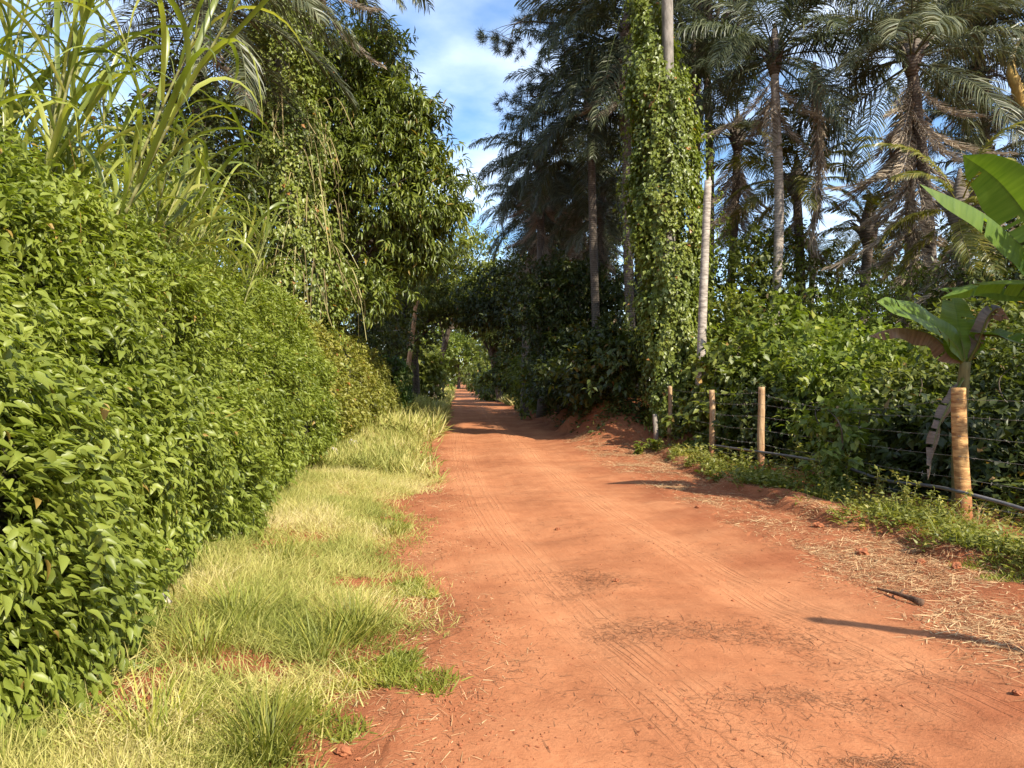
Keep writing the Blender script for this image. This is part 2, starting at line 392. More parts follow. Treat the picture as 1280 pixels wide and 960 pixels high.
def gz(x, y):
    x = np.asarray(x, float); y = np.asarray(y, float); x, y = np.broadcast_arrays(x, y); sh = x.shape
    x = x.ravel(); y = y.ravel()
    z = (vn2(x, y, .5) - .5) * .10 + (vn2(x, y, 2.1, 3) - .5) * .035
    rough = np.where((x > RL(y)) & (x < RR(y)), .35, 1.0)
    z += (vn2(x, y, 7.0, 5) - .5) * .022 * rough + (vn2(x, y, 19.0, 8) - .5) * .010 * rough
    # wheel ruts following the road
    u = (x - RL(y)) / np.maximum(RR(y) - RL(y), .5)
    near = sstep(60, 30, y)
    for c, w, d in ((.30, .10, .028), (.74, .10, .034)):
        z -= d * np.exp(-((u - c + .03 * np.sin(y * .5)) / w) ** 2) * near
    z += .03 * np.exp(-((u - .99) / .06) ** 2) * near * vn2(x, y, 1.3, 9)
    # left verge swells towards the hedge
    z += .14 * sstep(RL(y) - .1, RL(y) - 1.5, x) * sstep(90, 40, y)
    # weedy shelf under the fence
    sh_edge = WD(y) + (vn2(x, y, 1.4, 11) - .5) * .5
    z += .14 * sstep(0, .25, x - sh_edge) * (1 - .95 * sstep(.3, 1.3, x - sh_edge)) * sstep(22, 17, y)
    # earth bank right of the road farther on
    k = sstep(18.5, 23, y) * sstep(75, 45, y)
    z += 1.2 * k * sstep(RR(y) - .1, RR(y) + 1.7, x + (vn2(x, y, 1.1, 17) - .5) * .9)
    z += .5 * sstep(26, 40, y) * sstep(75, 45, y) * sstep(RL(y) - .6, RL(y) - 2.5, x)
    # the land climbs gently far away
    z += .9 * sstep(70, 170, y) + sstep(170, 400, y) * 2.0
    return z.reshape(sh)

def sheet(name, xs_of_y, ys, mat, lift=0, cut=None):
    n = len(ys); X = np.stack([xs_of_y(y) for y in ys]); m = X.shape[1]
    Y = np.repeat(np.array(ys)[:, None], m, 1)
    Z = gz(X, Y) + lift
    V = np.stack([X, Y, Z], -1).reshape(-1, 3)
    i = np.arange(n - 1)[:, None] * m; j = np.arange(m - 1)[None]
    Q = np.stack([i + j, i + j + 1, i + m + j + 1, i + m + j], -1).reshape(-1, 4)
    uv = np.stack([V[:, 0] - np.interp(V[:, 1], TR_y, TR_x), V[:, 1]], 1)
    o = build(name, V, None, Q, mat, uv=uv, uvname='track')
    xx, yy = V[:, 0], V[:, 1]; nn = (vn2(xx, yy, 1.3, 120) - .5) * 1.0 + (vn2(xx, yy, 4.5, 121) - .5) * .5
    worn = np.minimum(sstep(-.35, .45, xx - RL(yy) + nn * .6), sstep(-.25, .75, RR(yy) - xx + nn * 1.1))
    a = o.data.attributes.new('worn', 'FLOAT', 'POINT'); a.data.foreach_set('value', worn.astype(np.float32))
    return tag(o, kind='structure')

def spaced(a, b, d): return np.arange(a, b, d)
gx = np.concatenate([-np.geomspace(500, 9, 36), spaced(-8.8, -3.2, .10), spaced(-3.2, 6.6, .032), spaced(6.6, 9, .1), np.geomspace(9.2, 500, 36)])
gy = np.concatenate([-np.geomspace(300, 4, 14), spaced(-3.5, 2, .4), spaced(2, 11, .032), np.geomspace(11, 26, 190)[:-1], np.geomspace(26, 200, 130)[:-1], np.geomspace(200, 900, 16)])
sheet('ground', lambda y: gx, gy, M['ground'])
ry = np.concatenate([spaced(-25, 2, .5), spaced(2, 12, .04), np.geomspace(12, 40, 200)[:-1], np.geomspace(40, 165, 120)])
def road_xs(y):
    t = np.linspace(0, 1, 110)
    yy = np.array([y])
    l = RL(yy)[0] + (vn2(yy, yy * 0, 2.2, 21)[0] - .5) * .34 + (vn2(yy, yy * 0, 9, 22)[0] - .5) * .13
    r = RR(yy)[0] + (vn2(yy, yy * 0, 1.7, 23)[0] - .5) * .5 + (vn2(yy, yy * 0, 8, 24)[0] - .5) * .16
    return l + (r - l) * t
o = sheet('dirt_road', road_xs, ry, M['road'], .005)
# its two margins sink into the earth so no edge stands proud
me = o.data; k = len(me.vertices); co = np.zeros(k * 3, np.float32); me.vertices.foreach_get('co', co); co = co.reshape(-1, 110, 3)
co[:, 0, 2] -= .03; co[:, -1, 2] -= .03; me.vertices.foreach_set('co', co.ravel()); me.update()

# ------------------------------------------------------------------ hedges
def hedge(name, label, y0, y1, hgt, prof, dens, ln, mat, seed, core=.30, lump=.26, tmpl=None, wd=.52):
    q = rng(seed)
    prof = np.array(prof, float)
    yy = np.linspace(y0, y1, 200); root = empty(name, (float(HB((y0 + y1) / 2)), (y0 + y1) / 2, 0), label, 'hedge')
    H = lambda y: np.interp(y, *hgt)
    seglen = np.linalg.norm(np.diff(prof * np.array([1, 3.4]), axis=0), axis=1); cl = np.concatenate([[0], np.cumsum(seglen)]); Lp = cl[-1]
    def at(y, t):
        d = np.interp(t * Lp, cl, prof[:, 0]); zr = np.interp(t * Lp, cl, prof[:, 1])
        return np.stack([HB(y) + d, y, zr * H(y)], -1)
    def surf(y, t):
        p = at(y, t); e = 1e-2
        n = nrm(np.cross(at(y + e, t) - p, at(y, np.minimum(t + e, 1)) - at(y, np.maximum(t - e, 0))))
        ends = np.minimum(sstep(y0 - .1, y0 + .8, y), sstep(y1 + .1, y1 - .9, y))
        b = (vnoise(p * 1.1 + seed) - .5) * 2.4 * lump + (vnoise(p * 3.4 + seed) - .5) * lump * 1.3 - (1 - ends) * .5 - .34 * sstep(.60, .80, vnoise(p * 2.1 + seed * 2.7))
        return p + n * b[:, None], n
    # dark core sheet, its colour standing in for shade between the leaves
    ny = max(int((y1 - y0) * 5), 24); nt = 40
    A, B = np.meshgrid(np.linspace(y0, y1, ny), np.linspace(0, 1, nt), indexing='ij')
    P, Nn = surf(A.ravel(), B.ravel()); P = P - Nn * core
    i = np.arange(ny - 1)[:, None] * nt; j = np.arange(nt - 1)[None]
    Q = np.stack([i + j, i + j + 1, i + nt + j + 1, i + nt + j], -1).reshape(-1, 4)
    build('dark_core', P, None, Q, M['inner'], root)
    n = int(Lp * (y1 - y0) * dens)
    # more leaves nearer the viewer's end
    y = y0 + (y1 - y0) * q.random(n) ** 1.15; t = q.random(n)
    P, Nn = surf(y, t)
    hole = vnoise(P * 2.7 + 31)
    keep = q.random(n) < np.clip(1.5 - 1.7 * sstep(.55, .85, hole), .12, 1)
    P, Nn = P[keep], Nn[keep]; n = len(P)
    P = P + Nn * (q.random(n)[:, None] ** 1.6 * -.26 + .07 + .06 * q.standard_normal((n, 1)))
    # leaves are set along shoots: neighbours share a direction
    cell = np.floor(P * 5).astype(np.int64); hx = _hash(cell[:, 0], cell[:, 1], cell[:, 2]) - .5; hy = _hash(cell[:, 1], cell[:, 2], cell[:, 0]) - .5
    side = np.stack([hx * .4, hy * 1.8, hx * .7], 1)
    f = Nn * .75 + np.array([0, 0, -.62]) + side * .8 + q.standard_normal((n, 3)) * .42
    u = Nn * .8 + np.array([0, 0, .7]) + q.standard_normal((n, 3)) * .55
    s = ln * (.45 + .85 * q.random(n))
    b = Bag(); rn = np.clip(.12 + .5 * q.random(n) ** .9 + .45 * (vnoise(P * 1.7 + 5) - .35), 0, .93)
    rn = np.where(q.random(n) < .006, 1, rn)
    scatter(b, tmpl or leaf11(.30, .22), P, f, u, s, s * wd * (.8 + .4 * q.random(n)), rn)
    # stray shoots above the top
    ns = int((y1 - y0) * 9); ys = y0 + (y1 - y0) * q.random(ns); P, Nn = surf(ys, .45 + .35 * q.random(ns))
    for k in range(ns):
        d = nrm(np.array([q.normal() * .35 + .15, q.normal() * .5, .8])); Ls = .15 + .35 * q.random()
        m = 9; tt = np.linspace(0, 1, m)[:, None]
        pts = P[k] + d * Ls * tt + np.array([0, 0, -.12]) * tt ** 2
        tube(b, pts[::4], .003, 3, False, r=.3)
        scatter(b, leaf11(.3, .2), pts, d * .4 + q.standard_normal((m, 3)) * .7, np.array([[0, 0, 1.]]).repeat(m, 0) + q.standard_normal((m, 3)) * .3,
                ln * (.6 + .5 * q.random(m)), ln * .4, .4 + .5 * q.random(m))
    nt_ = int((y1 - y0) * 7); yt = y0 + (y1 - y0) * q.random(nt_) ** 1.2; P, Nn = surf(yt, .04 + .6 * q.random(nt_))
    for k in range(nt_):       # dry shoots among the leaves
        d = nrm(np.array([.1 * q.normal(), q.normal() * .8, -.5 + .9 * q.normal()])); L_ = .15 + .45 * q.random()
        st = P[k] - Nn[k] * .12; tube(b, curve([st, st + d * L_ * .5 + Nn[k] * .14, st + d * L_ + Nn[k] * .20], 4), np.linspace(.005, .002, 9), 4, False, r=1.0)
    b.make('foliage', mat, root)
    return root
PROF = [(-.12, .0), (.10, .15), (.10, .35), (-.18, .58), (-.66, .82), (-1.4, 1.0), (-2.2, 1.0), (-2.8, .7)]
hedge('hedge', 'tall glossy green hedge with drooping pointed leaves, nearest on the left', 1.2, 16.5,
      ([0, 5, 10, 17], [2.75, 2.95, 3.3, 3.55]), PROF, 3000, .079, M['hedge'], 3, wd=.45)
hedge('hedge', 'farther yellowing stretch of hedge with reddish tips before the dark clipped one', 15.9, 33.0,
      ([15, 24, 33], [3.55, 3.4, 2.8]), PROF, 560, .12, M['hedge_old'], 7, .3, .34, leaf5(.25, .2))
hedge('hedge', 'short dark green clipped hedge at the far end beside the leaning pole', 32.6, 38.5,
      ([32, 39], [2.75, 2.5]), [(-.05, 0), (.25, .2), (.3, .8), (.05, 1.0), (-1.1, 1.0), (-1.4, .6)], 420, .12, M['hedge_dark'], 9, .25, .12, leaf5(.2, .1))

# ------------------------------------------------------------------ crowns and trees
def crown(bag, lobes, n_clump, ros=7, leaves=8, ll=.2, lw=.06, droop=.4, spread=.38, seed=1, tmpl=None, shell=.4, lum=.3, dark=.0):
    q = rng(seed); tmpl = tmpl or leaf5()
    vol = np.array([(l[1][0] * l[1][1] + l[1][1] * l[1][2] + l[1][0] * l[1][2]) for l in lobes]); vol = vol / vol.sum()
    for (c, r), w in zip(lobes, vol):
        c = np.array(c, float); r = np.array(r, float); m = max(int(n_clump * w), 3)
        d = nrm(q.standard_normal((m, 3)))
        k = 1 - shell * q.random(m) ** 1.3 + (vnoise(d * 2.2 + c + seed) - .5) * 2 * lum
        C = c + d * r * k[:, None]; out = nrm(d / r)
        ins = np.zeros(m, bool)
        for (c2, r2) in lobes:
            if np.allclose(c2, c): continue
            ins |= (((C - np.array(c2)) / np.array(r2)) ** 2).sum(1) < .45
        C = C[~ins]; out = out[~ins]; m = len(C)
        if m == 0: continue
        sz = .55 + .9 * q.random(m)
        cl_r = np.clip(.35 + .4 * (q.random(m) - .5), 0, 1)
        # rosettes on each clump
        RC = np.repeat(C, ros, 0); RO = np.repeat(out, ros, 0); RS = np.repeat(sz, ros); RR_ = np.repeat(cl_r, ros); n = len(RC)
        g = q.standard_normal((n, 3)) * np.array([1, 1, .62])
        RC = RC + g * (spread * RS)[:, None]
        tw = nrm(RO * .6 + g * .5 + np.array([0, 0, .15]))
        # leaves round each twig end
        P = np.repeat(RC, leaves, 0); A = np.repeat(tw, leaves, 0); rr = np.repeat(RR_, leaves); n = len(P)
        f = A * .55 + q.standard_normal((n, 3)) * .62 + np.array([0, 0, -droop])
        P = P + nrm(f) * (ll * .12) + q.standard_normal((n, 3)) * ll * .22
        u = np.array([0, 0, 1.]) + A * .5 + q.standard_normal((n, 3)) * .35
        s = ll * (.6 + .65 * q.random(n))
        rn = np.clip(rr + (q.random(n) - .45) * .6 - dark, 0, .95); rn = np.where(q.random(n) < .012, 1, rn)
        scatter(bag, tmpl, P, f, u, s, s * (lw / ll) * (.8 + .4 * q.random(n)), rn)

def limbs(bag, base, fork, lobes, r0, seed, per=3):
    q = rng(seed); base = np.array(base, float); fork = np.array(fork, float)
    mid = (base + fork) / 2 + np.array([q.normal() * .12, q.normal() * .12, 0])
    c = curve([base, mid, fork], 8)
    rad = np.interp(np.linspace(0, 1, len(c)), [0, .12, 1], [r0 * 1.45, r0, r0 * .72]); tube(bag, c, rad, 12, True, .12, seed)
    for (lc, lr) in lobes:
        lc = np.array(lc, float); lr = np.array(lr, float)
        for k in range(per):
            e = lc + nrm(q.standard_normal(3)) * lr * .75
            st = c[int(len(c) * (.6 + .39 * q.random())) - 1]
            m = st * .45 + e * .55 + np.array([q.normal() * .3, q.normal() * .3, .15 * np.linalg.norm(e - st)])
            cc = curve([st, m, e], 7); tube(bag, cc, np.linspace(r0 * .42, r0 * .08, len(cc)), 6, False)

def tree(name, label, base, lobes, mat, n_clump, r0=.16, fork=None, group=None, cat='tree', bark='bark', seed=1, per=3, **kw):
    base = np.array([base[0], base[1], float(gz(base[0], base[1])) - .05])
    root = empty(name, base, label, cat, group)
    if fork is None:
        c = np.array(lobes[0][0], float); fork = (base[0] * .5 + c[0] * .5, base[1] * .5 + c[1] * .5, base[2] + max((c[2] - base[2]) * .6, .3))
    b = Bag(); limbs(b, base, fork, lobes, r0, seed, per); b.make('trunk', M[bark], root)
    b = Bag(); crown(b, lobes, n_clump, seed=seed, **kw); b.make('crown', M[mat], root)
    return root

ML = longleaf(.30, .2)
tree('mango_tree', 'big dark mango tree with drooping long leaves leaning over the road from the left', (-6.6, 25.2),
     [((-4.5, 24.8, 8.0), (2.3, 2.4, 3.2)), ((-2.75, 24.2, 7.6), (1.15, 1.4, 1.55)), ((-4.9, 25.2, 11.6), (1.6, 1.8, 1.9)),
      ((-3.5, 24.3, 10.0), (1.1, 1.3, 1.1)), ((-4.35, 23.4, 4.5), (.75, .9, .95)), ((-6.6, 25.6, 10.8), (1.6, 1.6, 2.2)), ((-3.1, 24.6, 6.2), (.9, 1.0, .8))],
     'mango', 620, .3, (-6.2, 25.1, 5.0), seed=11, ros=9, leaves=9, ll=.27, lw=.062, droop=.75, spread=.30, tmpl=ML, shell=.55, lum=.22)
GF = 'dense trees behind the left hedge'
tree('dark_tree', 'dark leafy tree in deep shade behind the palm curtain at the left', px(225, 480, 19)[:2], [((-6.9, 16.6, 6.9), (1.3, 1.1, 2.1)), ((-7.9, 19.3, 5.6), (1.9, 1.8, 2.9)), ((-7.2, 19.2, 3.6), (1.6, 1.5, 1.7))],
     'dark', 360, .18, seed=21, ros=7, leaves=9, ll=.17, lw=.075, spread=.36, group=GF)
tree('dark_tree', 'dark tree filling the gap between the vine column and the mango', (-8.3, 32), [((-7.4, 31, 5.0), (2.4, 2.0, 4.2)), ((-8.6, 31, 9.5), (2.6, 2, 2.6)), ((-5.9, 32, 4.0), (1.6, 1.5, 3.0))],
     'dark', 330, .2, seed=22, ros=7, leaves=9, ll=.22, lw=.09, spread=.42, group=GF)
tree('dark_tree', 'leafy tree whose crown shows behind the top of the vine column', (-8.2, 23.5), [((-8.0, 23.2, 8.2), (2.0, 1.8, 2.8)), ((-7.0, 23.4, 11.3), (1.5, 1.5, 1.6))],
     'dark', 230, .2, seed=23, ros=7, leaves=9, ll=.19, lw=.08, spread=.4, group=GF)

# column of creepers hanging on a dead palm, left
def vine_column(label, base, top, radf, n, mat, seed, ll=.1, trunk_r=.2, bark='barkgrey', bare=None, dead=0, cat='tree'):
    q = rng(seed); base = np.array([base[0], base[1], float(gz(base[0], base[1])) - .05]); top = np.array(top, float)
    root = empty('vine_covered_tree', base, label, cat)
    b = Bag(); c = curve([base, base * .5 + top * .5 + np.array([.06, .05, 0]), top], 10)
    tube(b, c, np.linspace(trunk_r * 1.15, trunk_r * .85, len(c)), 12, True, .06, seed); b.make('trunk', M[bark], root)
    zz = np.array(radf); b = Bag()
    t = q.random(n); P0 = base + (top - base) * t[:, None]
    rad = np.interp(P0[:, 2], zz[:, 0], zz[:, 1]); ox = np.interp(P0[:, 2], zz[:, 0], zz[:, 2])
    keep = q.random(n) < np.clip(rad / zz[:, 1].max() + .12, 0, 1); P0, rad, ox, t = P0[keep], rad[keep], ox[keep], t[keep]; n = len(P0)
    th = q.random(n) * 2 * math.pi; o = np.stack([np.cos(th), np.sin(th), np.zeros(n)], 1)
    lumpy = vnoise(np.stack([np.cos(th) * 1.5, np.sin(th) * 1.5, P0[:, 2] * 1.1], 1) + seed)
    lump2 = vnoise(np.stack([np.cos(th) * 4, np.sin(th) * 4, P0[:, 2] * 3.2], 1) + seed)
    lump2 = np.where(q.random(n) < .05, 1.3, lump2)
    rr = rad * (.52 + .66 * lumpy + .55 * (lump2 - .5)) * (1 - .22 * q.random(n) ** 2)
    if bare is not None:       # creepers leave one side of the bole free
        hid = (np.cos(th - bare[0]) > .62 - .5 * sstep(10.2, 12, P0[:, 2])) & (P0[:, 2] > bare[1] + .8 * lumpy); rr = np.where(hid, 0, rr)
    gap = vnoise(np.stack([np.cos(th) * 2.4, np.sin(th) * 2.4, P0[:, 2] * 2.0], 1) + seed * 1.7)
    ok = (rr > trunk_r * .8) & (q.random(n) < np.clip((gap - .14) * 4.5, .22, 1))
    P = P0 + o * rr[:, None] + np.stack([ox, ox * 0, q.normal(size=n) * .05], 1)
    P, o = P[ok], o[ok]; n = len(P)
    f = o * .6 + np.array([0, 0, -.7]) + q.standard_normal((n, 3)) * .45; u = o + np.array([0, 0, .7]) + q.standard_normal((n, 3)) * .4
    s = ll * (.6 + .7 * q.random(n)); rn = np.clip(.2 + .4 * q.random(n) + .5 * (vnoise(P * 1.6) - .4), 0, .93); rn = np.where(q.random(n) < .006, 1, rn)
    scatter(b, leaf5(.25, .18), P, f, u, s, s * .72, rn)
    if dead: b.make('creeper', M[mat], root); b = Bag()
    m = n // 420
    ii = q.integers(0, n, m)
    for k in ii:
        L_ = .5 + 1.4 * q.random(); p = P[k] - o[k] * .1
        cc = curve([p, p + o[k] * .2 + [q.normal() * .1, q.normal() * .1, -.25], p + o[k] * .12 + [q.normal() * .15, q.normal() * .15, -L_]], 4)
        tube(b, cc, .005, 3, False, r=q.random())
    if dead:
        for k in range(dead):
            zc = base[2] + (top[2] - base[2]) * (.32 + .45 * q.random()); th = q.normal() * .9 - 1.4
            rd = np.interp(zc, zz[:, 0], zz[:, 1]) * (.75 + .3 * q.random())
            p = np.array([base[0] + np.cos(th) * rd + np.interp(zc, zz[:, 0], zz[:, 2]), base[1] + np.sin(th) * rd, zc])
            L_ = .3 + 1.3 * q.random() ** 1.5; sp = np.array([np.cos(th) * .25 + q.normal() * .35, np.sin(th) * .25, 0])
            cc = curve([p, p + sp * .5 + [0, 0, .1], p + sp + [0, 0, -L_]], 5)
            w = .004 + .008 * q.random(); side = np.array([1, .3, 0]) * w
            V = np.concatenate([cc - side, cc + side]); h = len(cc); i = np.arange(h - 1)
            b.add(V, None, np.stack([i, i + 1, i + h + 1, i + h], 1), np.full(len(V), q.random()))
    if dead: b.make('hanging_stems', M['deadvine'], root)
    else: b.make('creeper', M[mat], root)
    return root
vine_column('tree smothered in creepers and dry hanging stems, standing behind the left hedge', (-6.0, 20.2), (-6.1, 20.2, 11.6),
            [(2.5, 1.3, .2), (4.2, 1.5, .35), (5.6, 1.25, .25), (7.5, .95, .25), (9, 1.05, .1), (11, 1.0, .2), (11.7, .5, 0)], 46000, 'vine', 31, .12, .2, dead=110)
vine_column('tall trunk wrapped in pale green creeper, right of the road among the palms', (4.1, 20.1), (4.0, 20.1, 16.0),
            [(0, .45, 0), (1.4, .55, .05), (2.6, .75, .1), (4.2, .85, .05), (5.4, .98, -.02), (7.6, .95, -.05), (9, .84, -.14), (10.2, .66, -.26), (11.2, .56, -.40), (13, .5, -.4), (16, .3, -.2)],
            80000, 'vine', 32, .115, .16, bare=(-.7, 9.4))

vt = bpy.data.objects['vine_covered_tree.001']
b = Bag(); crown(b, [((3.8, 20.1, 16.6), (2.6, 2.6, 2.2)), ((2.6, 21, 18.0), (2.2, 2.2, 2.0))], 260, seed=33, ros=7, leaves=8, ll=.24, lw=.10, spread=.42); b.make('crown', M['dark'], vt)
# bushes behind the right fence, nearest row
GB = 'bushes behind the barbed wire fence'
def bush(label, x, y, h, w, mat, seed, n=120, ll=.11, lw=.06, name='bush', group=GB, depth=None, **kw):
    z0 = float(gz(x, y)); d = depth or w * .8
    return tree(name, label, (x, y), [((x, y, z0 + h * .55), (w, d, h * .5)), ((x + w * .35, y + .3, z0 + h * .8), (w * .55, d * .6, h * .28)), ((x - w * .4, y - .2, z0 + h * .38), (w * .6, d * .7, h * .36))],
                mat, int(n * .68), .04, (x, y, z0 + h * .35), group, 'bush', seed=seed, per=4, ll=ll * 1.35, lw=lw * 1.4, shell=.75, lum=.3, **kw)
bush('light green leafy bush behind the two slim posts', 6.0, 17.6, 3.3, 1.5, 'bright', 41, 210, .14, .085, ros=6, leaves=7, spread=.26)
bush('broad leaved bush left of the slim posts, half in shade', 4.75, 17.6, 2.4, .75, 'mid', 42, 120, .15, .09, ros=6, leaves=7, spread=.24)
bush('mid green bush with sunlit top between slim posts and hidden post', 6.8, 15.0, 2.7, 1.4, 'bright', 43, 200, .12, .07, ros=6, leaves=7, spread=.25)
bush('sprawling bush of small leaves over the wires near the hidden post', 6.05, 12.3, 1.9, .9, 'mid', 44, 130, .10, .055, ros=6, leaves=7, spread=.2)
bush('dusky bush with yellowed leaves behind the wires, left of the tan post', 7.4, 12.6, 2.5, 1.3, 'mid', 45, 170, .095, .05, ros=6, leaves=7, spread=.23)
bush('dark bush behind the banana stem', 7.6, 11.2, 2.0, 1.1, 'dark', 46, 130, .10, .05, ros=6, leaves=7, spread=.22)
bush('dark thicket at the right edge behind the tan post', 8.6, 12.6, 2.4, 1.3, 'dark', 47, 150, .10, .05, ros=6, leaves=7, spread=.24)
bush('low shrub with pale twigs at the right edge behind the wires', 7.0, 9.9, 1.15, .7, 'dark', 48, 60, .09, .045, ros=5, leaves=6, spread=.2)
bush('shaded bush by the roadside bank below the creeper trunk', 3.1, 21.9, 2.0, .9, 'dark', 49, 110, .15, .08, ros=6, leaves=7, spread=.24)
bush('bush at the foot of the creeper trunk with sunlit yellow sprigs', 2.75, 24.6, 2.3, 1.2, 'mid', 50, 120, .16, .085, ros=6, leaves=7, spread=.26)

# trees farther back on the right
GR = 'trees among the palms on the right'
tree('shrubby_tree', 'creeper clad small tree between the bare snag and the slim palm trunk', (6.4, 23), [((6.4, 22.8, 3.8), (1.4, 1.2, 2.2)), ((7.3, 23, 4.8), (.9, .9, 1.2))], 'mid', 190, .12, seed=61, ros=6, leaves=7, ll=.16, lw=.09, spread=.3, group=GR)
tree('shrubby_tree', 'rounded tree with brownish creeper right of the slim palm trunk', (8.4, 23), [((8.4, 23, 4.2), (1.3, 1.2, 2.2)), ((8.0, 22.5, 2.8), (1.5, 1.2, 1.5))], 'mid', 180, .12, seed=62, ros=6, leaves=7, ll=.16, lw=.085, spread=.3, group=GR)
tree('feathery_tree', 'feathery light green tree below the dark small palm', (9.4, 19.5), [((9.0, 19.3, 3.1), (1.7, 1.2, .9)), ((10, 19.6, 3.7), (1.3, 1.2, .9))], 'bright', 180, .08, seed=63, ros=9, leaves=10, ll=.10, lw=.028, spread=.34, group=GR)
tree('shrubby_tree', 'dark tree behind the banana leaves at the right edge', (12.2, 17.5), [((12.3, 17.5, 4.1), (1.9, 1.6, 2.2)), ((10.9, 17.2, 3.0), (1.3, 1.2, 1.5))], 'dark', 240, .14, seed=64, ros=7, leaves=8, ll=.16, lw=.075, spread=.34, group=GR)
tree('shrubby_tree', 'dim tree behind the skirted palm, farther back', (13.6, 28), [((13.6, 28, 4.4), (2.6, 1.8, 2.8)), ((16.5, 27, 4.4), (2.4, 1.8, 2.9))], 'dark', 280, .16, seed=65, ros=6, leaves=8, ll=.22, lw=.10, spread=.42, group=GR)
tree('shrubby_tree', 'small distant tree seen through the gap by the dark small palm', (11.6, 33), [((11.4, 33, 3.6), (2.6, 1.8, 2.2))], 'mid', 150, .14, seed=66, ros=6, leaves=8, ll=.22, lw=.10, spread=.42, group=GR)
tree('shrubby_tree', 'low dark tree right of the creeper trunk behind the bare snag', (6.4, 29), [((6.9, 29, 3.6), (2.2, 1.6, 2.8))], 'dark', 150, .14, seed=67, ros=6, leaves=8, ll=.2, lw=.10, spread=.4, group=GR)
# the shaded mass left of the creeper trunk
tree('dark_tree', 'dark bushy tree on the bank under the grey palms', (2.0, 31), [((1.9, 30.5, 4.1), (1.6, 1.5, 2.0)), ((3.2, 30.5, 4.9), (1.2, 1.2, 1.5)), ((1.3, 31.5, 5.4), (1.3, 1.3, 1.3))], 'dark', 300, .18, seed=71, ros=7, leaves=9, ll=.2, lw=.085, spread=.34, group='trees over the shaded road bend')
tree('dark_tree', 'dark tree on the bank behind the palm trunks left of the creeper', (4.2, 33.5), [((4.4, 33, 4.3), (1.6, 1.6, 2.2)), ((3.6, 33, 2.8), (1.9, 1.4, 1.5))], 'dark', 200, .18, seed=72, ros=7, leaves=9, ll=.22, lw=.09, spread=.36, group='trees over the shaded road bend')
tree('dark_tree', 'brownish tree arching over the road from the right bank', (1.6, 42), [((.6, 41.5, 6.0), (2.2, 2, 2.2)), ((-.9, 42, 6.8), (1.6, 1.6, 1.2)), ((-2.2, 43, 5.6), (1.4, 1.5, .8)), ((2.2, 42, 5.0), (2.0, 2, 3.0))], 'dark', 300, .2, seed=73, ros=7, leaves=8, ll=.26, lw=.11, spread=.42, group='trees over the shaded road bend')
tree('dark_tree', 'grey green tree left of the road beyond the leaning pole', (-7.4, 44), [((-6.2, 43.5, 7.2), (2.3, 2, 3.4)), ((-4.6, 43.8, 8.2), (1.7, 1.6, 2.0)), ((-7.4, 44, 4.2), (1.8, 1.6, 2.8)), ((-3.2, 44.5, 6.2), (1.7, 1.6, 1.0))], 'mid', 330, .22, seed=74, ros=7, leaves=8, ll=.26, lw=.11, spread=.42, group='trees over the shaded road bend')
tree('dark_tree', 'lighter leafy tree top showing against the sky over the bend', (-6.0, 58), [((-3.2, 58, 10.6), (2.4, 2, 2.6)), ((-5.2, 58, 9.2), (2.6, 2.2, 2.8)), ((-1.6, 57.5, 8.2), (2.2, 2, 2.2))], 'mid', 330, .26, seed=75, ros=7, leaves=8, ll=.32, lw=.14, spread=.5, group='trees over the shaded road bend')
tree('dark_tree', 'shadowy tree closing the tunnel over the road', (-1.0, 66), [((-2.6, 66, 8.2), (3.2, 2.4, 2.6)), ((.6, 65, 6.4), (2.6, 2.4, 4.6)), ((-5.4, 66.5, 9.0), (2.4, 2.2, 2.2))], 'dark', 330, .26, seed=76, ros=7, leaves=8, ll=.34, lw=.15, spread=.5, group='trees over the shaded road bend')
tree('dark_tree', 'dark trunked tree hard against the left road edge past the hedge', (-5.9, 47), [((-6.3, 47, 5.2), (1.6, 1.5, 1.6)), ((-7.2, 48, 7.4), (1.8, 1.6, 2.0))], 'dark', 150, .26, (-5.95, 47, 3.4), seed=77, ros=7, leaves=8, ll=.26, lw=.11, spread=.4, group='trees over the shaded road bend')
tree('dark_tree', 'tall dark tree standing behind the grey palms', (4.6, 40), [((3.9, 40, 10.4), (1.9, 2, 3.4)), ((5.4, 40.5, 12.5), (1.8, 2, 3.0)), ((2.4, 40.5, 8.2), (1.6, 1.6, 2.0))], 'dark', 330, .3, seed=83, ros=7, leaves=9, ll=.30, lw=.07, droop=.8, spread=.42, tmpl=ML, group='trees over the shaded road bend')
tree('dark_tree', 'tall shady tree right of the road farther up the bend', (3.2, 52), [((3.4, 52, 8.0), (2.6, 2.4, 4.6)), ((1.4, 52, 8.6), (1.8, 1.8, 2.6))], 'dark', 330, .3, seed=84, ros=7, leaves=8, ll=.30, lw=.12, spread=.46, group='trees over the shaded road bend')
tree('added_tall_tree', 'added tall tree behind the slim palm, its unseen crown shading the middle palms', (6.0, 27.0), [((7.4, 24.6, 18.2), (3.2, 3.2, 2.6)), ((5.6, 25.8, 19.5), (2.8, 2.8, 2.4)), ((9.2, 23.4, 17.6), (2.2, 2.2, 2.0))], 'dark', 420, .2, (6.3, 26.4, 13.5), seed=85, ros=7, leaves=8, ll=.28, lw=.10, spread=.44)  # added so that its unseen crown darkens the middle palms
tree('dark_tree', 'tall dark tree at the right of the far shaded road', (2.6, 64), [((2.2, 64, 8.0), (2.8, 2.6, 5.0)), ((-.2, 64, 9.2), (2.0, 2, 2.6))], 'dark', 300, .3, seed=86, ros=7, leaves=8, ll=.34, lw=.14, spread=.5, group='trees over the shaded road bend')
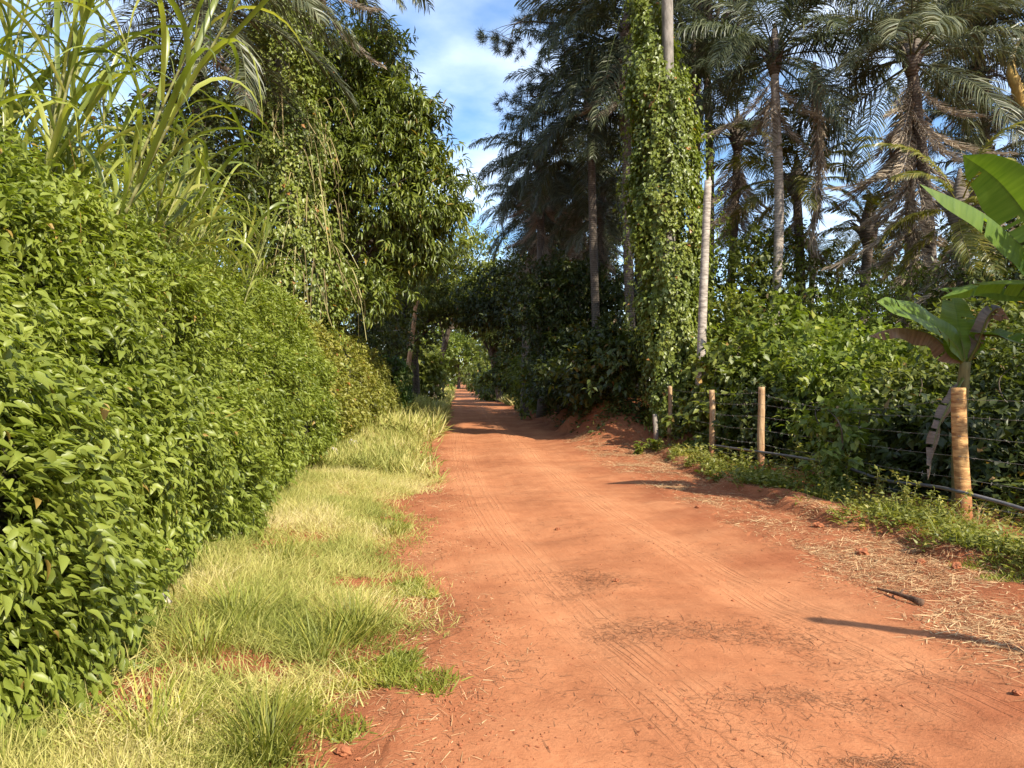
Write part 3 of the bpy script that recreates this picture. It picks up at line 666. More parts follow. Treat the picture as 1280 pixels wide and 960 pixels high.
tree('dark_tree', 'broad dark tree at the right just before the road end', (1.6, 82), [((1.4, 82, 8.0), (3.2, 2.6, 5.4)), ((-1.4, 82, 9.6), (2.2, 2, 2.8))], 'dark', 280, .3, seed=87, ros=7, leaves=8, ll=.38, lw=.16, spread=.55, group='trees over the shaded road bend')
tree('far_tree', 'sunlit pale tree on the left at the far end of the road', (-12.6, 92), [((-12.4, 92, 4.4), (2.4, 2.4, 3.6)), ((-13.8, 93, 6.8), (2.6, 2.4, 3.2))], 'bright', 170, .24, seed=78, ros=6, leaves=8, ll=.42, lw=.2, spread=.6)
tree('far_tree', 'pale green tree straight down the road end', (-9.6, 138), [((-9.4, 138, 6.6), (4.2, 3, 4.6)), ((-13.4, 139, 8.0), (4.0, 3, 4.6)), ((-5.6, 137, 7.5), (3.6, 3, 5.0))], 'bright', 300, .3, seed=79, ros=6, leaves=8, ll=.6, lw=.28, spread=.85)
tree('far_tree', 'dim tree right of the road end', (-2.0, 96), [((-1.0, 96, 5.6), (3.2, 2.6, 4.8)), ((2.4, 97, 6.6), (3, 2.4, 5.6))], 'mid', 260, .28, seed=80, ros=6, leaves=8, ll=.45, lw=.2, spread=.65)
tree('far_tree', 'tall shaded tree behind the tunnel of trees', (-4, 170), [((-6, 170, 12), (9, 5, 9)), ((-18, 172, 13), (8, 5, 10)), ((6, 172, 13), (9, 5, 10))], 'dark', 330, .5, seed=81, ros=6, leaves=8, ll=.9, lw=.42, spread=1.3)
tree('far_tree', 'wide bushy tree left of the road before the far bend', (-13.5, 70), [((-12.6, 70, 5.2), (3.0, 2.4, 4.6)), ((-9.6, 71, 9.4), (2.4, 2, 2.4))], 'dark', 240, .28, seed=82, ros=6, leaves=8, ll=.36, lw=.16, spread=.5)

for k, (lab, x, y, h, w_, mat) in enumerate([
        ('dark bush on the shaded bank, nearest the road', 2.75, 23.2, 2.3, 1.0, 'dark'), ('dark bush on the shaded bank behind the nearest one', 2.5, 26.5, 2.6, 1.2, 'dark'),
        ('wide dark bush on the bank below the grey palms', 2.25, 29.0, 2.8, 1.5, 'dark'), ('brown green bush on the bank where the road bends', 1.75, 35.0, 2.8, 1.6, 'mid'),
        ('pale bush spilling down the bank far up the road', 1.35, 40.0, 2.2, 1.6, 'mid')]):
    bush(lab, x, y, h, w_, mat, 141 + k, 170, .16, .08, ros=6, leaves=7, spread=.28, group='bushes on the right bank')
for k, (lab, x, y, h, w_, mat) in enumerate([
        ('tall bush behind the fence between the slim posts and creeper trunk', 5.6, 20.5, 3.3, 1.3, 'mid'), ('tall light bush under the slim pale palm trunk', 7.6, 18.6, 3.4, 1.6, 'bright'),
        ('tall bush under the yellow green palm', 9.6, 17.0, 3.0, 1.5, 'mid'), ('tall thin leaved bush left of the banana plant', 9.2, 14.6, 3.4, 1.4, 'mid'),
        ('tall dark bush behind the banana plant', 10.4, 14.6, 3.3, 1.5, 'dark'), ('dark bush filling the right edge behind the wires', 9.4, 10.6, 2.4, 1.3, 'dark'),
        ('dark undergrowth bush between the hidden post and tan post', 7.3, 14.2, 1.6, 1.2, 'dark'), ('dark undergrowth bush behind the slim posts', 5.7, 16.2, 1.7, .9, 'dark'),
        ('dark low bush behind the tan post at ground level', 6.6, 10.9, 1.1, .8, 'dark'), ('dark low bush right of the hidden post', 6.3, 11.6, 1.2, .7, 'dark')]):
    bush(lab, x, y, h, w_, mat, 161 + k, 190, .13, .07, ros=6, leaves=7, spread=.26)
bush('small leafy bush growing through the wires over the hidden post', 4.75, 11.15, 1.55, .42, 'bright', 199, 60, .11, .065, ros=5, leaves=6, spread=.16)
for k, (lab, x, y, h, w_, mat) in enumerate([
        ('roadside bush on the left past the dark trunk', -6.4, 52, 3.2, 1.6, 'mid'), ('lime bush on the left beyond the rail gate', -9.0, 72, 3.6, 2.2, 'bright'),
        ('sunlit bush on the left verge toward the road end', -10.4, 84, 3.0, 2.2, 'bright'), ('low bush right of the far road', .6, 58, 3.4, 2.2, 'dark'),
        ('rough bush right of the far road, farther on', -.7, 74, 3.4, 2.4, 'mid'), ('pale bush beside the marker post', -2.0, 92, 3.2, 2.2, 'bright'),
        ('bush at the far left bend', -14.5, 118, 4.5, 3.6, 'bright'), ('bush at the far right bend', -4.6, 120, 4.5, 3.4, 'mid'), ('bushes closing the road end', -9.6, 150, 5.0, 5, 'bright')]):
    bush(lab, x, y, h, w_, mat, 181 + k, 150, .34, .16, ros=6, leaves=7, spread=.5, group='bushes along the far road')
# ------------------------------------------------------------------ palms
def frond_mesh(name, seed, L=3.4, a0=40, bend=70, n=78, ll=.62, wid=.034, mat='frond', drop=.75, plum=.35, fwd=.55, sag=1.0):
    q = rng(seed); b = Bag(); m = 26; s = np.linspace(0, 1, m)
    a = R(a0) - R(bend) * s ** 1.25
    dx = np.cos(a); dz = np.sin(a); st = L / (m - 1)
    x = np.concatenate([[0], np.cumsum(dx[:-1] * st)]); z = np.concatenate([[0], np.cumsum(dz[:-1] * st)])
    yb = .10 * L * (q.random() - .5) * s ** 2
    P = np.stack([x, yb, z], 1)
    tube(b, P, np.interp(s, [0, .15, 1], [.040, .022, .004]), 5, False, r=.75)
    t0 = .16 + .84 * (np.arange(n) + .5) / n
    for sd in (-1, 1):
        t = np.clip(t0 + q.normal(size=n) * .004, 0, 1)
        p = np.stack([np.interp(t, s, P[:, k]) for k in range(3)], 1)
        tg = nrm(np.stack([np.interp(t, s, dx), np.zeros(n), np.interp(t, s, dz)], 1))
        upv = np.stack([-tg[:, 2], np.zeros(n), tg[:, 0]], 1)
        side = np.array([0, sd, 0.])[None]
        d = nrm(side + tg * (fwd + .5 * t[:, None]) + upv * (q.normal(size=(n, 1)) * plum + .12))
        Lf = ll * np.interp(t, [.16, .3, .65, .9, 1], [.55, .95, 1, .62, .3]) * (.85 + .3 * q.random(n)) * np.where(q.random(n) < .05, .4, 1)
        w = wid * (.8 + .4 * q.random(n))
        dn = drop * (.7 + .6 * q.random(n))
        c0 = p; c1 = p + d * (Lf * .4)[:, None]
        d2 = nrm(d + np.array([0, 0, -1]) * (dn * .8)[:, None] * sag); c2 = c1 + d2 * (Lf * .35)[:, None]
        d3 = nrm(d2 + np.array([0, 0, -1]) * dn[:, None] * sag); c3 = c2 + d3 * (Lf * .28)[:, None]
        wv = nrm(tg + upv * q.normal(size=(n, 1)) * .5) * (w * .5)[:, None]
        V = np.stack([c0 - wv * .5, c0 + wv * .5, c1 - wv, c1 + wv, c2 - wv * .8, c2 + wv * .8, c3], 1).reshape(-1, 3)
        o = (np.arange(n) * 7)[:, None, None]
        b.add(V, (np.array([[4, 5, 6]])[None] + o).reshape(-1, 3), (np.array([[0, 1, 3, 2], [2, 3, 5, 4]])[None] + o).reshape(-1, 4), np.repeat(np.clip(.1 + .85 * q.random(n), 0, 1), 7))
    ob = b.make(name, M[mat]); me = ob.data; bpy.data.objects.remove(ob); return me

FR = {}
for kind, mat in (('frond', 'frond'), ('grey', 'frond_grey'), ('green', 'frond_green')):
    FR[kind] = {}
    for lev, (a0, bend) in {'up': (72, 70), 'mid': (42, 78), 'low': (12, 74), 'hang': (-28, 50)}.items():
        FR[kind][lev] = [frond_mesh('frond', 100 + hash_ * 7 + len(lev), 3.5 + .3 * hash_, a0 + 4 * hash_, bend + 6 * hash_, mat=mat,
                                    n=(86, 112)[hash_] if kind != 'green' else 100, ll=(.80, .74)[hash_] if kind != 'green' else .66, wid=.034 if kind != 'green' else .042, plum=(.16, .36)[hash_] if kind != 'green' else .10,
                                    drop=(.50, .95)[hash_] if kind != 'green' else .45) for hash_ in (0, 1)]
DEAD = [frond_mesh('dead_frond', 300 + k, 2.3 + .35 * k, -40 - 6 * k, 46, 84, .55, .036, 'frond_dead', 1.7, .4, .9, 1.4) for k in range(4)]

def inst(name, me, parent, loc, rot, scale=1.0):
    o = bpy.data.objects.new(name, me); COL.objects.link(o); o.parent = parent
    o.location = [float(v) for v in loc]; o.rotation_euler = rot; o.scale = (scale,) * 3
    return o

def palm(label, base_xy, top, n=20, kind='frond', tr=.13, bark='palmbark', skirt=0, skirt_len=0, sc=1.0, seed=1, lean=None, name='palm_tree', group='palms', levels=(3, 6, 7, 4), bunch=False, spear=True, face=None):
    q = rng(seed); top = np.array(top, float)
    b0 = np.array([base_xy[0], base_xy[1], float(gz(base_xy[0], base_xy[1])) - .05])
    root = empty(name, b0, label, 'palm', group)
    b = Bag(); mid = b0 * .5 + top * .5 + np.array([q.normal() * .10, q.normal() * .1, 0])
    c = curve([b0, mid, top - np.array([0, 0, .25])], 14); t = np.linspace(0, 1, len(c))
    tube(b, c, np.interp(t, [0, .08, .9, 1], [tr * 1.5, tr * 1.05, tr * .92, tr * .8]), 12, True, .05, seed)
    b.make('trunk', M[bark], root)
    # crownshaft: the fibrous bases of the leaf stalks
    b = Bag(); cs = np.array([top + np.array([0, 0, z]) for z in (-.55, -.25, .05, .3, .6, .95)])
    tube(b, cs, [tr * .9, tr * 1.5, tr * 1.75, tr * 1.4, tr * .8, tr * .2], 10, True, .28, seed + 1)
    for k in range(14):
        th = q.random() * 6.28; p = top + np.array([np.cos(th) * tr * 1.3, np.sin(th) * tr * 1.3, -.3 + .5 * q.random()])
        tube(b, curve([p, p + [np.cos(th) * .12, np.sin(th) * .12, .22], p + [np.cos(th) * .3, np.sin(th) * .3, .36]], 3), np.linspace(.045, .02, 7), 5, True)
    b.make('crownshaft', M['palmdark'], root)
    rel = top - b0; k = 0
    for lev, cnt in zip(('up', 'mid', 'low', 'hang'), levels):
        cnt = max(int(round(cnt * n / 20 * 1.12)), 0)
        for i in range(cnt):
            az = (k * 2.39996 + q.normal() * .18)
            zoff = {'up': .35, 'mid': .15, 'low': -.05, 'hang': -.25}[lev]
            me = FR[kind][lev][q.integers(0, 2)]
            inst('frond', me, root, rel + [np.cos(az) * tr * .6, np.sin(az) * tr * .6, zoff], (q.normal() * .22, q.normal() * .12, az), sc * (.85 + .3 * q.random()))
            k += 1
    for i in range(skirt):
        az = i * 2.39996 + q.normal() * .4; h = -.35 - skirt_len * (i / max(skirt, 1)) * (.9 + .2 * q.random())
        inst('dead_frond', DEAD[q.integers(0, 4)], root, rel + [np.cos(az) * tr * .8, np.sin(az) * tr * .8, h], (q.normal() * .15, 1.08 + q.normal() * .12, az), sc * (.7 + .35 * q.random()))
    return root

def P(x, y, Y): return px(x, y, Y)
palm('slim palm with a long bare pale trunk and dark crown, right of the bare snag', (7.35, 22), P(968, 70, 22), 24, 'frond', .135, seed=201, skirt=5, skirt_len=.5, sc=1.05)
palm('palm wearing a long grey skirt of dead leaves down its trunk', (10.9, 20), P(1140, 70, 20), 24, 'grey', .15, 'palmdark', 46, 5.6, seed=202)
palm('thin pale palm trunk just left of the skirted palm, crown overhead', (12.9, 25), P(1142, -40, 25), 20, 'frond', .14, seed=203, skirt=4, skirt_len=.4)
palm('yellow green feather palm right of the slim pale trunk', (8.9, 23.8), P(996, 230, 23.8), 20, 'green', .15, 'palmdark', 10, 1.6, seed=204, sc=.74, levels=(4, 7, 7, 3))
palm('small dark trunked palm in the gap of sky', (10.25, 22.2), P(1086, 285, 22.2), 16, 'green', .15, 'palmdark', 3, .3, seed=205, sc=.50)
palm('palm with brown hanging leaves between the bare snag and slim trunk', (7.4, 27), P(922, 170, 27), 20, 'frond', .15, 'palmdark', 22, 2.6, seed=206, sc=.95)
pf = palm('dense dark palm at the right edge above the banana leaves', (14.6, 21.6), P(1290, 50, 21.6), 22, 'frond', .16, 'palmdark', 10, 1.0, seed=207, sc=.92)
b = Bag(); c = curve([P(1300, 30, 21.5), P(1272, 55, 21.2), P(1264, 85, 21), P(1272, 112, 20.9), P(1282, 142, 20.8)], 8); tube(b, c, np.interp(np.linspace(0, 1, len(c)), [0, .3, .5, .8, 1], [.04, .05, .13, .16, .05]), 9, True, .3, 3); b.make('spathe', M['spathe'], pf)
palm('grey green drooping palm at the left of the right hand grove against the sky', (1.3, 33.5), P(676, 205, 33.5), 32, 'grey', .17, 'palmdark', 22, 2.8, seed=208, sc=.78, levels=(2, 6, 11, 12))
palm('second grey palm, lower and fuller, left of the first one against the sky', (.6, 38), P(668, 262, 38), 30, 'grey', .17, 'palmdark', 18, 2.2, seed=219, sc=.8, levels=(3, 5, 9, 8))
palm('grey green palm low behind the dark trunk left of the creeper', (3.6, 32), P(752, 262, 32), 20, 'grey', .16, 'palmdark', 16, 1.8, seed=220, sc=.75, levels=(2, 5, 9, 9))
palm('young palm with drooping leaves right of the skirted palm', (12.2, 22), P(1232, 200, 22), 18, 'grey', .15, 'palmdark', 12, 1.6, seed=222, sc=.8, levels=(2, 6, 8, 7))
palm('dark palm with a slim dark trunk left of the creeper trunk', (3.2, 28.5), P(738, 130, 28.5), 28, 'frond', .15, 'palmdark', 0, 0, seed=209, sc=1.08, levels=(3, 6, 9, 10))
palm('tall dark palm close behind the creeper trunk', (4.1, 26), P(784, 40, 26), 22, 'frond', .16, 'palmdark', 10, 1.6, seed=210, sc=1.05, levels=(3, 6, 9, 10))
palm('palm above the vine smothered tree on the left, tips against the sky', (-6.6, 22), P(400, -70, 22), 24, 'grey', .16, 'palmdark', 6, 1.0, seed=211, sc=1.1, levels=(2, 6, 8, 4))
palm('palm with a curtain of hanging leaflets behind the elephant grass', (-7.0, 17.5), P(252, -8, 17.5), 24, 'grey', .15, 'palmdark', 4, .6, seed=212, sc=1.0, levels=(1, 5, 10, 5))
palm('low yellowing palm behind the banana plant', (10.4, 17.8), P(1200, 262, 17.8), 14, 'green', .15, 'palmdark', 10, .9, seed=213, sc=.62, levels=(2, 5, 7, 6))
palm('dark palm high up between the creeper trunk and the slim palm', (7.2, 28.5), P(882, 20, 28.5), 20, 'frond', .15, 'palmdark', 6, 1.0, seed=214, sc=1.05)
palm('little far palm below the hanging brown leaf', (12.3, 32.5), P(1016, 330, 32.5), 14, 'frond', .14, 'palmdark', 2, .2, seed=215, sc=.62)
palm('dark palm high behind the skirted palm to its right', (15.0, 23), P(1222, 40, 23), 22, 'frond', .15, 'palmdark', 8, .8, seed=216, sc=1.05)
palm('grey palm with pale dead skirt between the grey palm and dark trunk', (3.0, 36), P(722, 235, 36), 20, 'grey', .16, 'palmdark', 16, 2.6, seed=218, sc=.95, levels=(2, 5, 8, 5))
# one long dry leaf left hanging in the grove
b = Bag(); c = curve([P(1018, 78, 21.5), P(1022, 120, 21.5), P(1024, 200, 21.4), P(1016, 300, 21.4)], 10)
tube(b, c, np.linspace(.05, .02, len(c)), 6)
q = rng(55); n = 700; k = q.integers(2, len(c), n)
scatter(b, blade(.2), c[k] + q.normal(size=(n, 3)) * .05, np.stack([q.normal(size=n) * .35, q.normal(size=n) * .3, np.full(n, -1.)], 1), q.normal(size=(n, 3)), .30 + .35 * q.random(n), .03, q.random(n))
o = b.make('dry_palm_leaf', M['frond_dead'], origin=c[0]); tag(o, 'long dry brown palm leaf hanging straight down between two palms', 'palm leaf')
# bare snag
def pole(name, label, cat, base, top, r0, r1, mat, seed=1, n=10, wob=.08):
    b = Bag(); base = np.array(base, float); top = np.array(top, float); q = rng(seed)
    m = base * .5 + top * .5 + np.array([q.normal() * .03, q.normal() * .03, 0])
    c = curve([base, m, top], n); tube(b, c, np.linspace(r0, r1, len(c)), 12, True, wob, seed)
    # a splintered end
    d = nrm(top - base)
    tube(b, [top - d * .02 + [r1 * .3, 0, 0], top + d * r1 * 1.2 + [r1 * .45, 0, 0]], [r1 * .6, r1 * .2], 6)
    o = b.make(name, M[mat], origin=base); return tag(o, label, cat)
pole('palm_snag', 'dead bare palm pole without a crown beside the creeper trunk', 'dead trunk', (4.42, 18.2, .1), P(885, 226, 18.2), .125, .085, 'palmbark', 5, 12)
pole('leaning_pole', 'thin orange wooden pole leaning behind the end of the left hedge', 'pole', (-5.7, 39.5, 0), P(521, 373, 39.5), .14, .10, 'pole', 6)
b = Bag(); c = curve([P(395, 331, 27), P(432, 322, 28), P(470, 300, 29)], 8); tube(b, c, .016, 5)
c2 = curve([P(514, 411, 39.4), P(480, 414, 36), P(444, 411, 32)], 8)
o = b.make('overhead_cable', M['wire'], origin=c[0]); tag(o, 'short pale cable crossing the dark gap under the mango', 'cable')
b = Bag(); tube(b, c2, .018, 5); o = b.make('overhead_cable', M['wire'], origin=c2[0]); tag(o, 'sagging cable running left from the leaning pole', 'cable')

# pine, top centre
def pine():
    base = np.array([5.2, 31.0, float(gz(5.2, 31.0)) - .05]); root = empty('pine_tree', base, 'tall dark pine above the palms with needle tufts hanging into the sky', 'tree')
    top = np.array([5.0, 31, 22.0]); b = Bag(); nd = Bag(); q = rng(77)
    c = curve([base, (base + top) / 2 + [.15, 0, 0], top], 14); tube(b, c, np.linspace(.34, .10, len(c)), 12, True, .08, 2)
    for k in range(26):
        h = 12.6 + 8.8 * (k / 26); st = np.array([5.1, 31, h]); az = math.pi + q.normal() * .9 if k % 3 else q.random() * 6.28
        L_ = (5.2 - 3.0 * k / 26) * (.7 + .45 * q.random())
        e = st + np.array([math.cos(az) * L_, math.sin(az) * L_ * .7, .4 + .5 * q.normal()])
        m = (st + e) / 2 + np.array([0, 0, .35]); cc = curve([st, m, e, e + np.array([math.cos(az) * .4, 0, -.7])], 7); tube(b, cc, np.linspace(.07, .012, len(cc)), 6, False)
        for j in range(13):
            i = int(len(cc) * (.3 + .69 * q.random())); s = cc[min(i, len(cc) - 1)]
            e2 = s + np.array([q.normal() * .45 + math.cos(az) * .3, q.normal() * .45, -.25 + .45 * q.normal()]); tube(b, curve([s, (s + e2) / 2 + [0, 0, .08], e2], 3), np.linspace(.016, .006, 7), 4, False)
            for tq in range(3):
                n = 46; cpt = e2 + q.normal(size=3) * .14
                f = q.standard_normal((n, 3)) + (e2 - s) * .9; P_ = cpt + q.standard_normal((n, 3)) * .05
                scatter(nd, (np.array([[-.5, 0, 0], [.5, 0, 0], [0, 1, -.1]]), np.array([[0, 1, 2]]), None), P_, f, q.standard_normal((n, 3)), .24 + .12 * q.random(n), .018, q.random(n))
    b.make('trunk', M['bark'], root); nd.make('crown', M['needle'], root)
pine()

# ------------------------------------------------------------------ elephant grass
def cane_meshes(seed, H, nl, ll, lw):
    q = rng(seed); b = Bag(); lf = Bag()
    dirn = q.random() * 6.28; bend = .25 + .35 * q.random()
    t = np.linspace(0, 1, 16)
    c = np.stack([np.cos(dirn) * bend * H * .28 * t ** 2, np.sin(dirn) * bend * H * .28 * t ** 2, H * t], 1)
    tube(b, c, np.linspace(.016, .007, 16), 6, False)
    for k in range(nl):
        tt = .30 + .70 * (k + .5) / nl; p = np.array([np.interp(tt, t, c[:, j]) for j in range(3)])
        az = k * 2.5 + q.normal() * .5; el = R(np.interp(tt, [.3, 1], [48, 74])) + q.normal() * .12
        L_ = ll * (.75 + .5 * q.random()) * (1 if tt < .9 else .8); w = lw * (.75 + .5 * q.random())
        m = 13; s = np.linspace(0, 1, m); kink = .40 + .35 * q.random(); bd = R(95 + 75 * q.random())
        a = el - bd * sstep(kink - .38, kink + .42, s)
        x = np.concatenate([[0], np.cumsum(np.cos(a[:-1]))]) * L_ / (m - 1); z = np.concatenate([[0], np.cumsum(np.sin(a[:-1]))]) * L_ / (m - 1)
        yb = q.normal() * .12 * L_ * s ** 2
        o = np.array([math.cos(az), math.sin(az), 0]); sd = np.array([-math.sin(az), math.cos(az), 0])
        mid = p + x[:, None] * o + yb[:, None] * sd + z[:, None] * np.array([0, 0, 1.])
        up = np.stack([-np.sin(a), np.zeros(m), np.cos(a)], 1); upw = up[:, :1] * o + up[:, 2:] * np.array([0, 0, 1.])
        wp = w * np.interp(s, [0, .12, .45, .8, 1], [.5, .85, 1, .6, .02]) * .5
        tw = q.normal() * .5
        sdv = nrm(sd * math.cos(tw) + upw * math.sin(tw))
        V = np.concatenate([mid - sdv * wp[:, None] + upw * wp[:, None] * .35, mid, mid + sdv * wp[:, None] + upw * wp[:, None] * .35])
        i = np.arange(m - 1); Q = np.concatenate([np.stack([i, i + m, i + m + 1, i + 1], 1), np.stack([i + m, i + 2 * m, i + 2 * m + 1, i + m + 1], 1)])
        lf.add(V, None, Q, np.full(len(V), np.clip(q.random() * .95 + (.1 if tt < .5 else 0), 0, 1)))
    A = b.make('cane', M['canestem']); B = lf.make('leaf_blades', M['cane'])
    r = (A.data, B.data); bpy.data.objects.remove(A); bpy.data.objects.remove(B); return r
CANES = [cane_meshes(400 + k, 3.6, 20, 1.25, .035) for k in range(6)]
def grass_clump(label, x, y, H, n, seed, spread=.3, tilt=.13):
    q = rng(seed); root = empty('elephant_grass', (x, y, float(gz(x, y)) - .03), label, 'tall grass', 'elephant grass behind the hedge')
    for k in range(n):
        A, B = CANES[q.integers(0, 6)]
        sc = H / 3.6 * (.8 + .3 * q.random()); dx, dy = q.normal(size=2) * spread
        c = inst('cane', A, root, (dx, dy, 0), (-dy * .25 + q.normal() * tilt, dx * .25 + q.normal() * tilt + .06, q.random() * 6.28), sc)
        inst('leaf_blades', B, c, (0, 0, 0), (0, 0, 0))
grass_clump('tall broad bladed grass clump at the far left edge, rising into the sky', -4.95, 7.3, 5.3, 24, 501, .26)
grass_clump('tall grass clump second from the left edge, leaning over the hedge', -4.95, 8.5, 4.2, 22, 502, .30)
grass_clump('pale leaning grass clump in the middle of the stand above the hedge', -5.1, 9.6, 4.1, 22, 503, .32)
grass_clump('arching grass clump with long looping blades right of the middle', -5.2, 10.7, 4.2, 20, 504, .32)
grass_clump('second last grass clump on the right, looping over the hedge top', -5.4, 11.8, 4.3, 24, 505, .3)
grass_clump('last grass clump on the right, drooping before the dark hollow', -5.6, 12.9, 4.2, 18, 506, .25)

# ------------------------------------------------------------------ banana plants
def banana_leaf(name, pts, width, mat, parent, up=(0, 0, 1), fold=.35, seed=1, tears=5, wave=.05, droop=.0, label=None, pet=.06):
    q = rng(seed); c = curve(pts, 14); m = len(c); s = np.linspace(0, 1, m)
    t = nrm(np.gradient(c, axis=0)); up = np.array(up, float)
    sd = nrm(np.cross(t, up[None])); u = np.cross(sd, t)
    w = width * .5 * np.interp(s, [0, pet, pet + .1, .35, .7, .9, 1], [.02, .05, .72, 1, .92, .52, .02])
    K = 5; rows = []; uvs = []
    for side in (-1, 1):
        for k in range(K + 1):
            f = k / K; wv = wave * np.sin(s * 21 + side * 1.3 + q.random() * .4) * f ** 1.5 * width
            ang = fold - droop * f
            rows.append(c + sd * (side * w * f * math.cos(fold))[:, None] + u * (w * f * math.sin(ang) + wv * (w / (width * .5)))[:, None]); uvs.append(np.stack([np.full(m, .5 + .5 * side * f), s], 1))
    V = np.stack(rows).reshape(-1, 3); uv = np.concatenate(uvs); Q = []
    tear = {(-1): set(), 1: set()}
    for _ in range(tears): tear[q.choice([-1, 1])].add(int(m * (.25 + .65 * q.random())))
    for si, side in enumerate((-1, 1)):
        for k in range(K):
            for i in range(m - 1):
                if i in tear[side] and k >= 1: continue
                a = (si * (K + 1) + k) * m + i; e = a + m
                Q.append((a, a + 1, e + 1, e) if side < 0 else (a, e, e + 1, a + 1))
    o = build(name, V, None, np.array(Q), M[mat], parent, uv=uv, uvname='leaf')
    if label: o['label'] = label
    b = Bag(); tube(b, c - u * .012, np.linspace(.022, .004, m), 6); r = b.make('midrib', M['frond_green'], o, origin=np.array(parent.location)); return o

z1 = float(gz(5.62, 9.6))
bp = empty('banana_plant', (5.62, 9.6, z1), 'short banana plant right behind the tan fence post with dark hanging leaves', 'banana plant', 'banana plants by the fence')
b = Bag(); tube(b, curve([(5.62, 9.6, z1 - .05), (5.6, 9.6, 1.1), P(1207, 452, 9.5)], 8), np.linspace(.11, .06, 17), 12, True, .05, 4)
b.make('pseudostem', M['pseudostem'], bp)
C0 = P(1207, 458, 9.5)
banana_leaf('leaf', [C0, P(1195, 432, 9.4), P(1165, 405, 9.3), P(1128, 388, 9.1), P(1096, 377, 9.0)], .46, 'banana', bp, (.1, -.75, .65), .3, 1, 3, droop=.2)
banana_leaf('leaf', [C0, P(1203, 430, 9.5), P(1197, 400, 9.6), P(1190, 365, 9.8)], .56, 'banana', bp, (.1, -1, .1), .12, 2, 4)
banana_leaf('leaf', [C0, P(1222, 425, 9.5), P(1240, 418, 9.3), P(1275, 428, 9.0), P(1310, 440, 8.8)], .34, 'banana', bp, (0, -.4, .9), .3, 3, 3)
banana_leaf('leaf', [P(1330, 372, 9.2), P(1290, 366, 9.2), P(1230, 359, 9.2), P(1172, 361, 9.2)], .36, 'banana', bp, (0, -.5, .85), -.15, 4, 3, droop=.3)
banana_leaf('dead_leaf', [C0, P(1190, 440, 9.5), P(1160, 416, 9.5), P(1120, 410, 9.4), P(1086, 420, 9.4)], .28, 'banana_dead', bp, (0, -.6, .7), -.7, 5, 9, .12, droop=.8, label='brown shrivelled banana leaf')
banana_leaf('dead_leaf', [C0, P(1222, 432, 9.4), P(1236, 396, 9.3), P(1250, 385, 9.2), P(1262, 400, 9.2)], .26, 'banana_dead', bp, (0, -.8, .5), -.8, 6, 9, .15, droop=.8, label='curled brown banana leaf')
banana_leaf('dead_leaf', [P(1206, 470, 9.5), P(1190, 500, 9.3), P(1172, 540, 9.25), P(1160, 600, 9.2)], .22, 'banana_dead', bp, (0, -1, .2), -.9, 7, 9, .15, label='dry banana leaf hanging to the ground')
tree('shrubby_tree', 'unseen small tree added past the right edge to shade the short banana plant', (7.6, 7.2), [((7.36, 7.3, 4.0), (1.0, .9, .7)), ((7.0, 7.7, 3.5), (.6, .5, .45))], 'mid', 90, .06, seed=68, ros=7, leaves=8, ll=.16, lw=.08, spread=.3, group=GR)  # unseen tree, added to throw shade on the short banana plant
z2 = float(gz(6.65, 9.3))
bp2 = empty('banana_plant', (6.65, 9.3, z2), 'taller banana plant at the right edge with sunlit raised leaves', 'banana plant', 'banana plants by the fence')
b = Bag(); C1 = P(1318, 372, 9.3); tube(b, curve([(6.65, 9.3, z2 - .05), (6.6, 9.3, 1.5), C1], 8), np.linspace(.13, .07, 17), 12, True, .05, 5)
b.make('pseudostem', M['pseudostem'], bp2)
banana_leaf('leaf', [C1, P(1300, 336, 9.2), P(1272, 302, 9.0), P(1222, 262, 8.8), P(1150, 230, 8.6)], .60, 'banana', bp2, (.22, -.72, .66), -.40, 11, 4, .02, droop=.1)
banana_leaf('leaf', [C1, P(1312, 330, 9.5), P(1290, 280, 9.6), P(1250, 228, 9.6), P(1204, 194, 9.5)], .74, 'banana', bp2, (-.59, -.73, -.25), .2, 12, 4, .02, droop=.1)
banana_leaf('leaf', [C1, P(1330, 330, 9.1), P(1345, 270, 8.9), P(1375, 240, 8.7)], .5, 'banana', bp2, (-.3, -.4, .8), .3, 13, 4)
banana_leaf('leaf', [C1, P(1306, 360, 9.0), P(1270, 350, 8.8), P(1210, 356, 8.6), P(1176, 372, 8.5)], .36, 'banana', bp2, (0, .3, .95), -.35, 14, 4, droop=.3)
banana_leaf('leaf', [C1, P(1330, 380, 9.1), P(1325, 420, 9.0), P(1300, 470, 8.8)], .4, 'banana_yellow', bp2, (-.6, -.6, .4), .1, 15, 4)
for k, w_ in enumerate(([.05, -.5, .45, 0, -1.0, .5, -.25, -1.5, .3], [-.2, -.4, .35, -.3, -.8, .42, -.4, -1.25, .3], [.3, -.4, .5, .5, -.9, .6, .5, -1.6, .45], [.1, -.6, .2, .05, -1.2, .1, -.05, -1.8, -.1])):  # extra leaves out of view, added to shade the short plant
    w_ = np.array(w_).reshape(3, 3); banana_leaf('leaf', [C1, C1 + w_[0], C1 + w_[1], C1 + w_[2]], .8, 'banana', bp2, (0, .25, 1), -.15, 16 + k, 4)

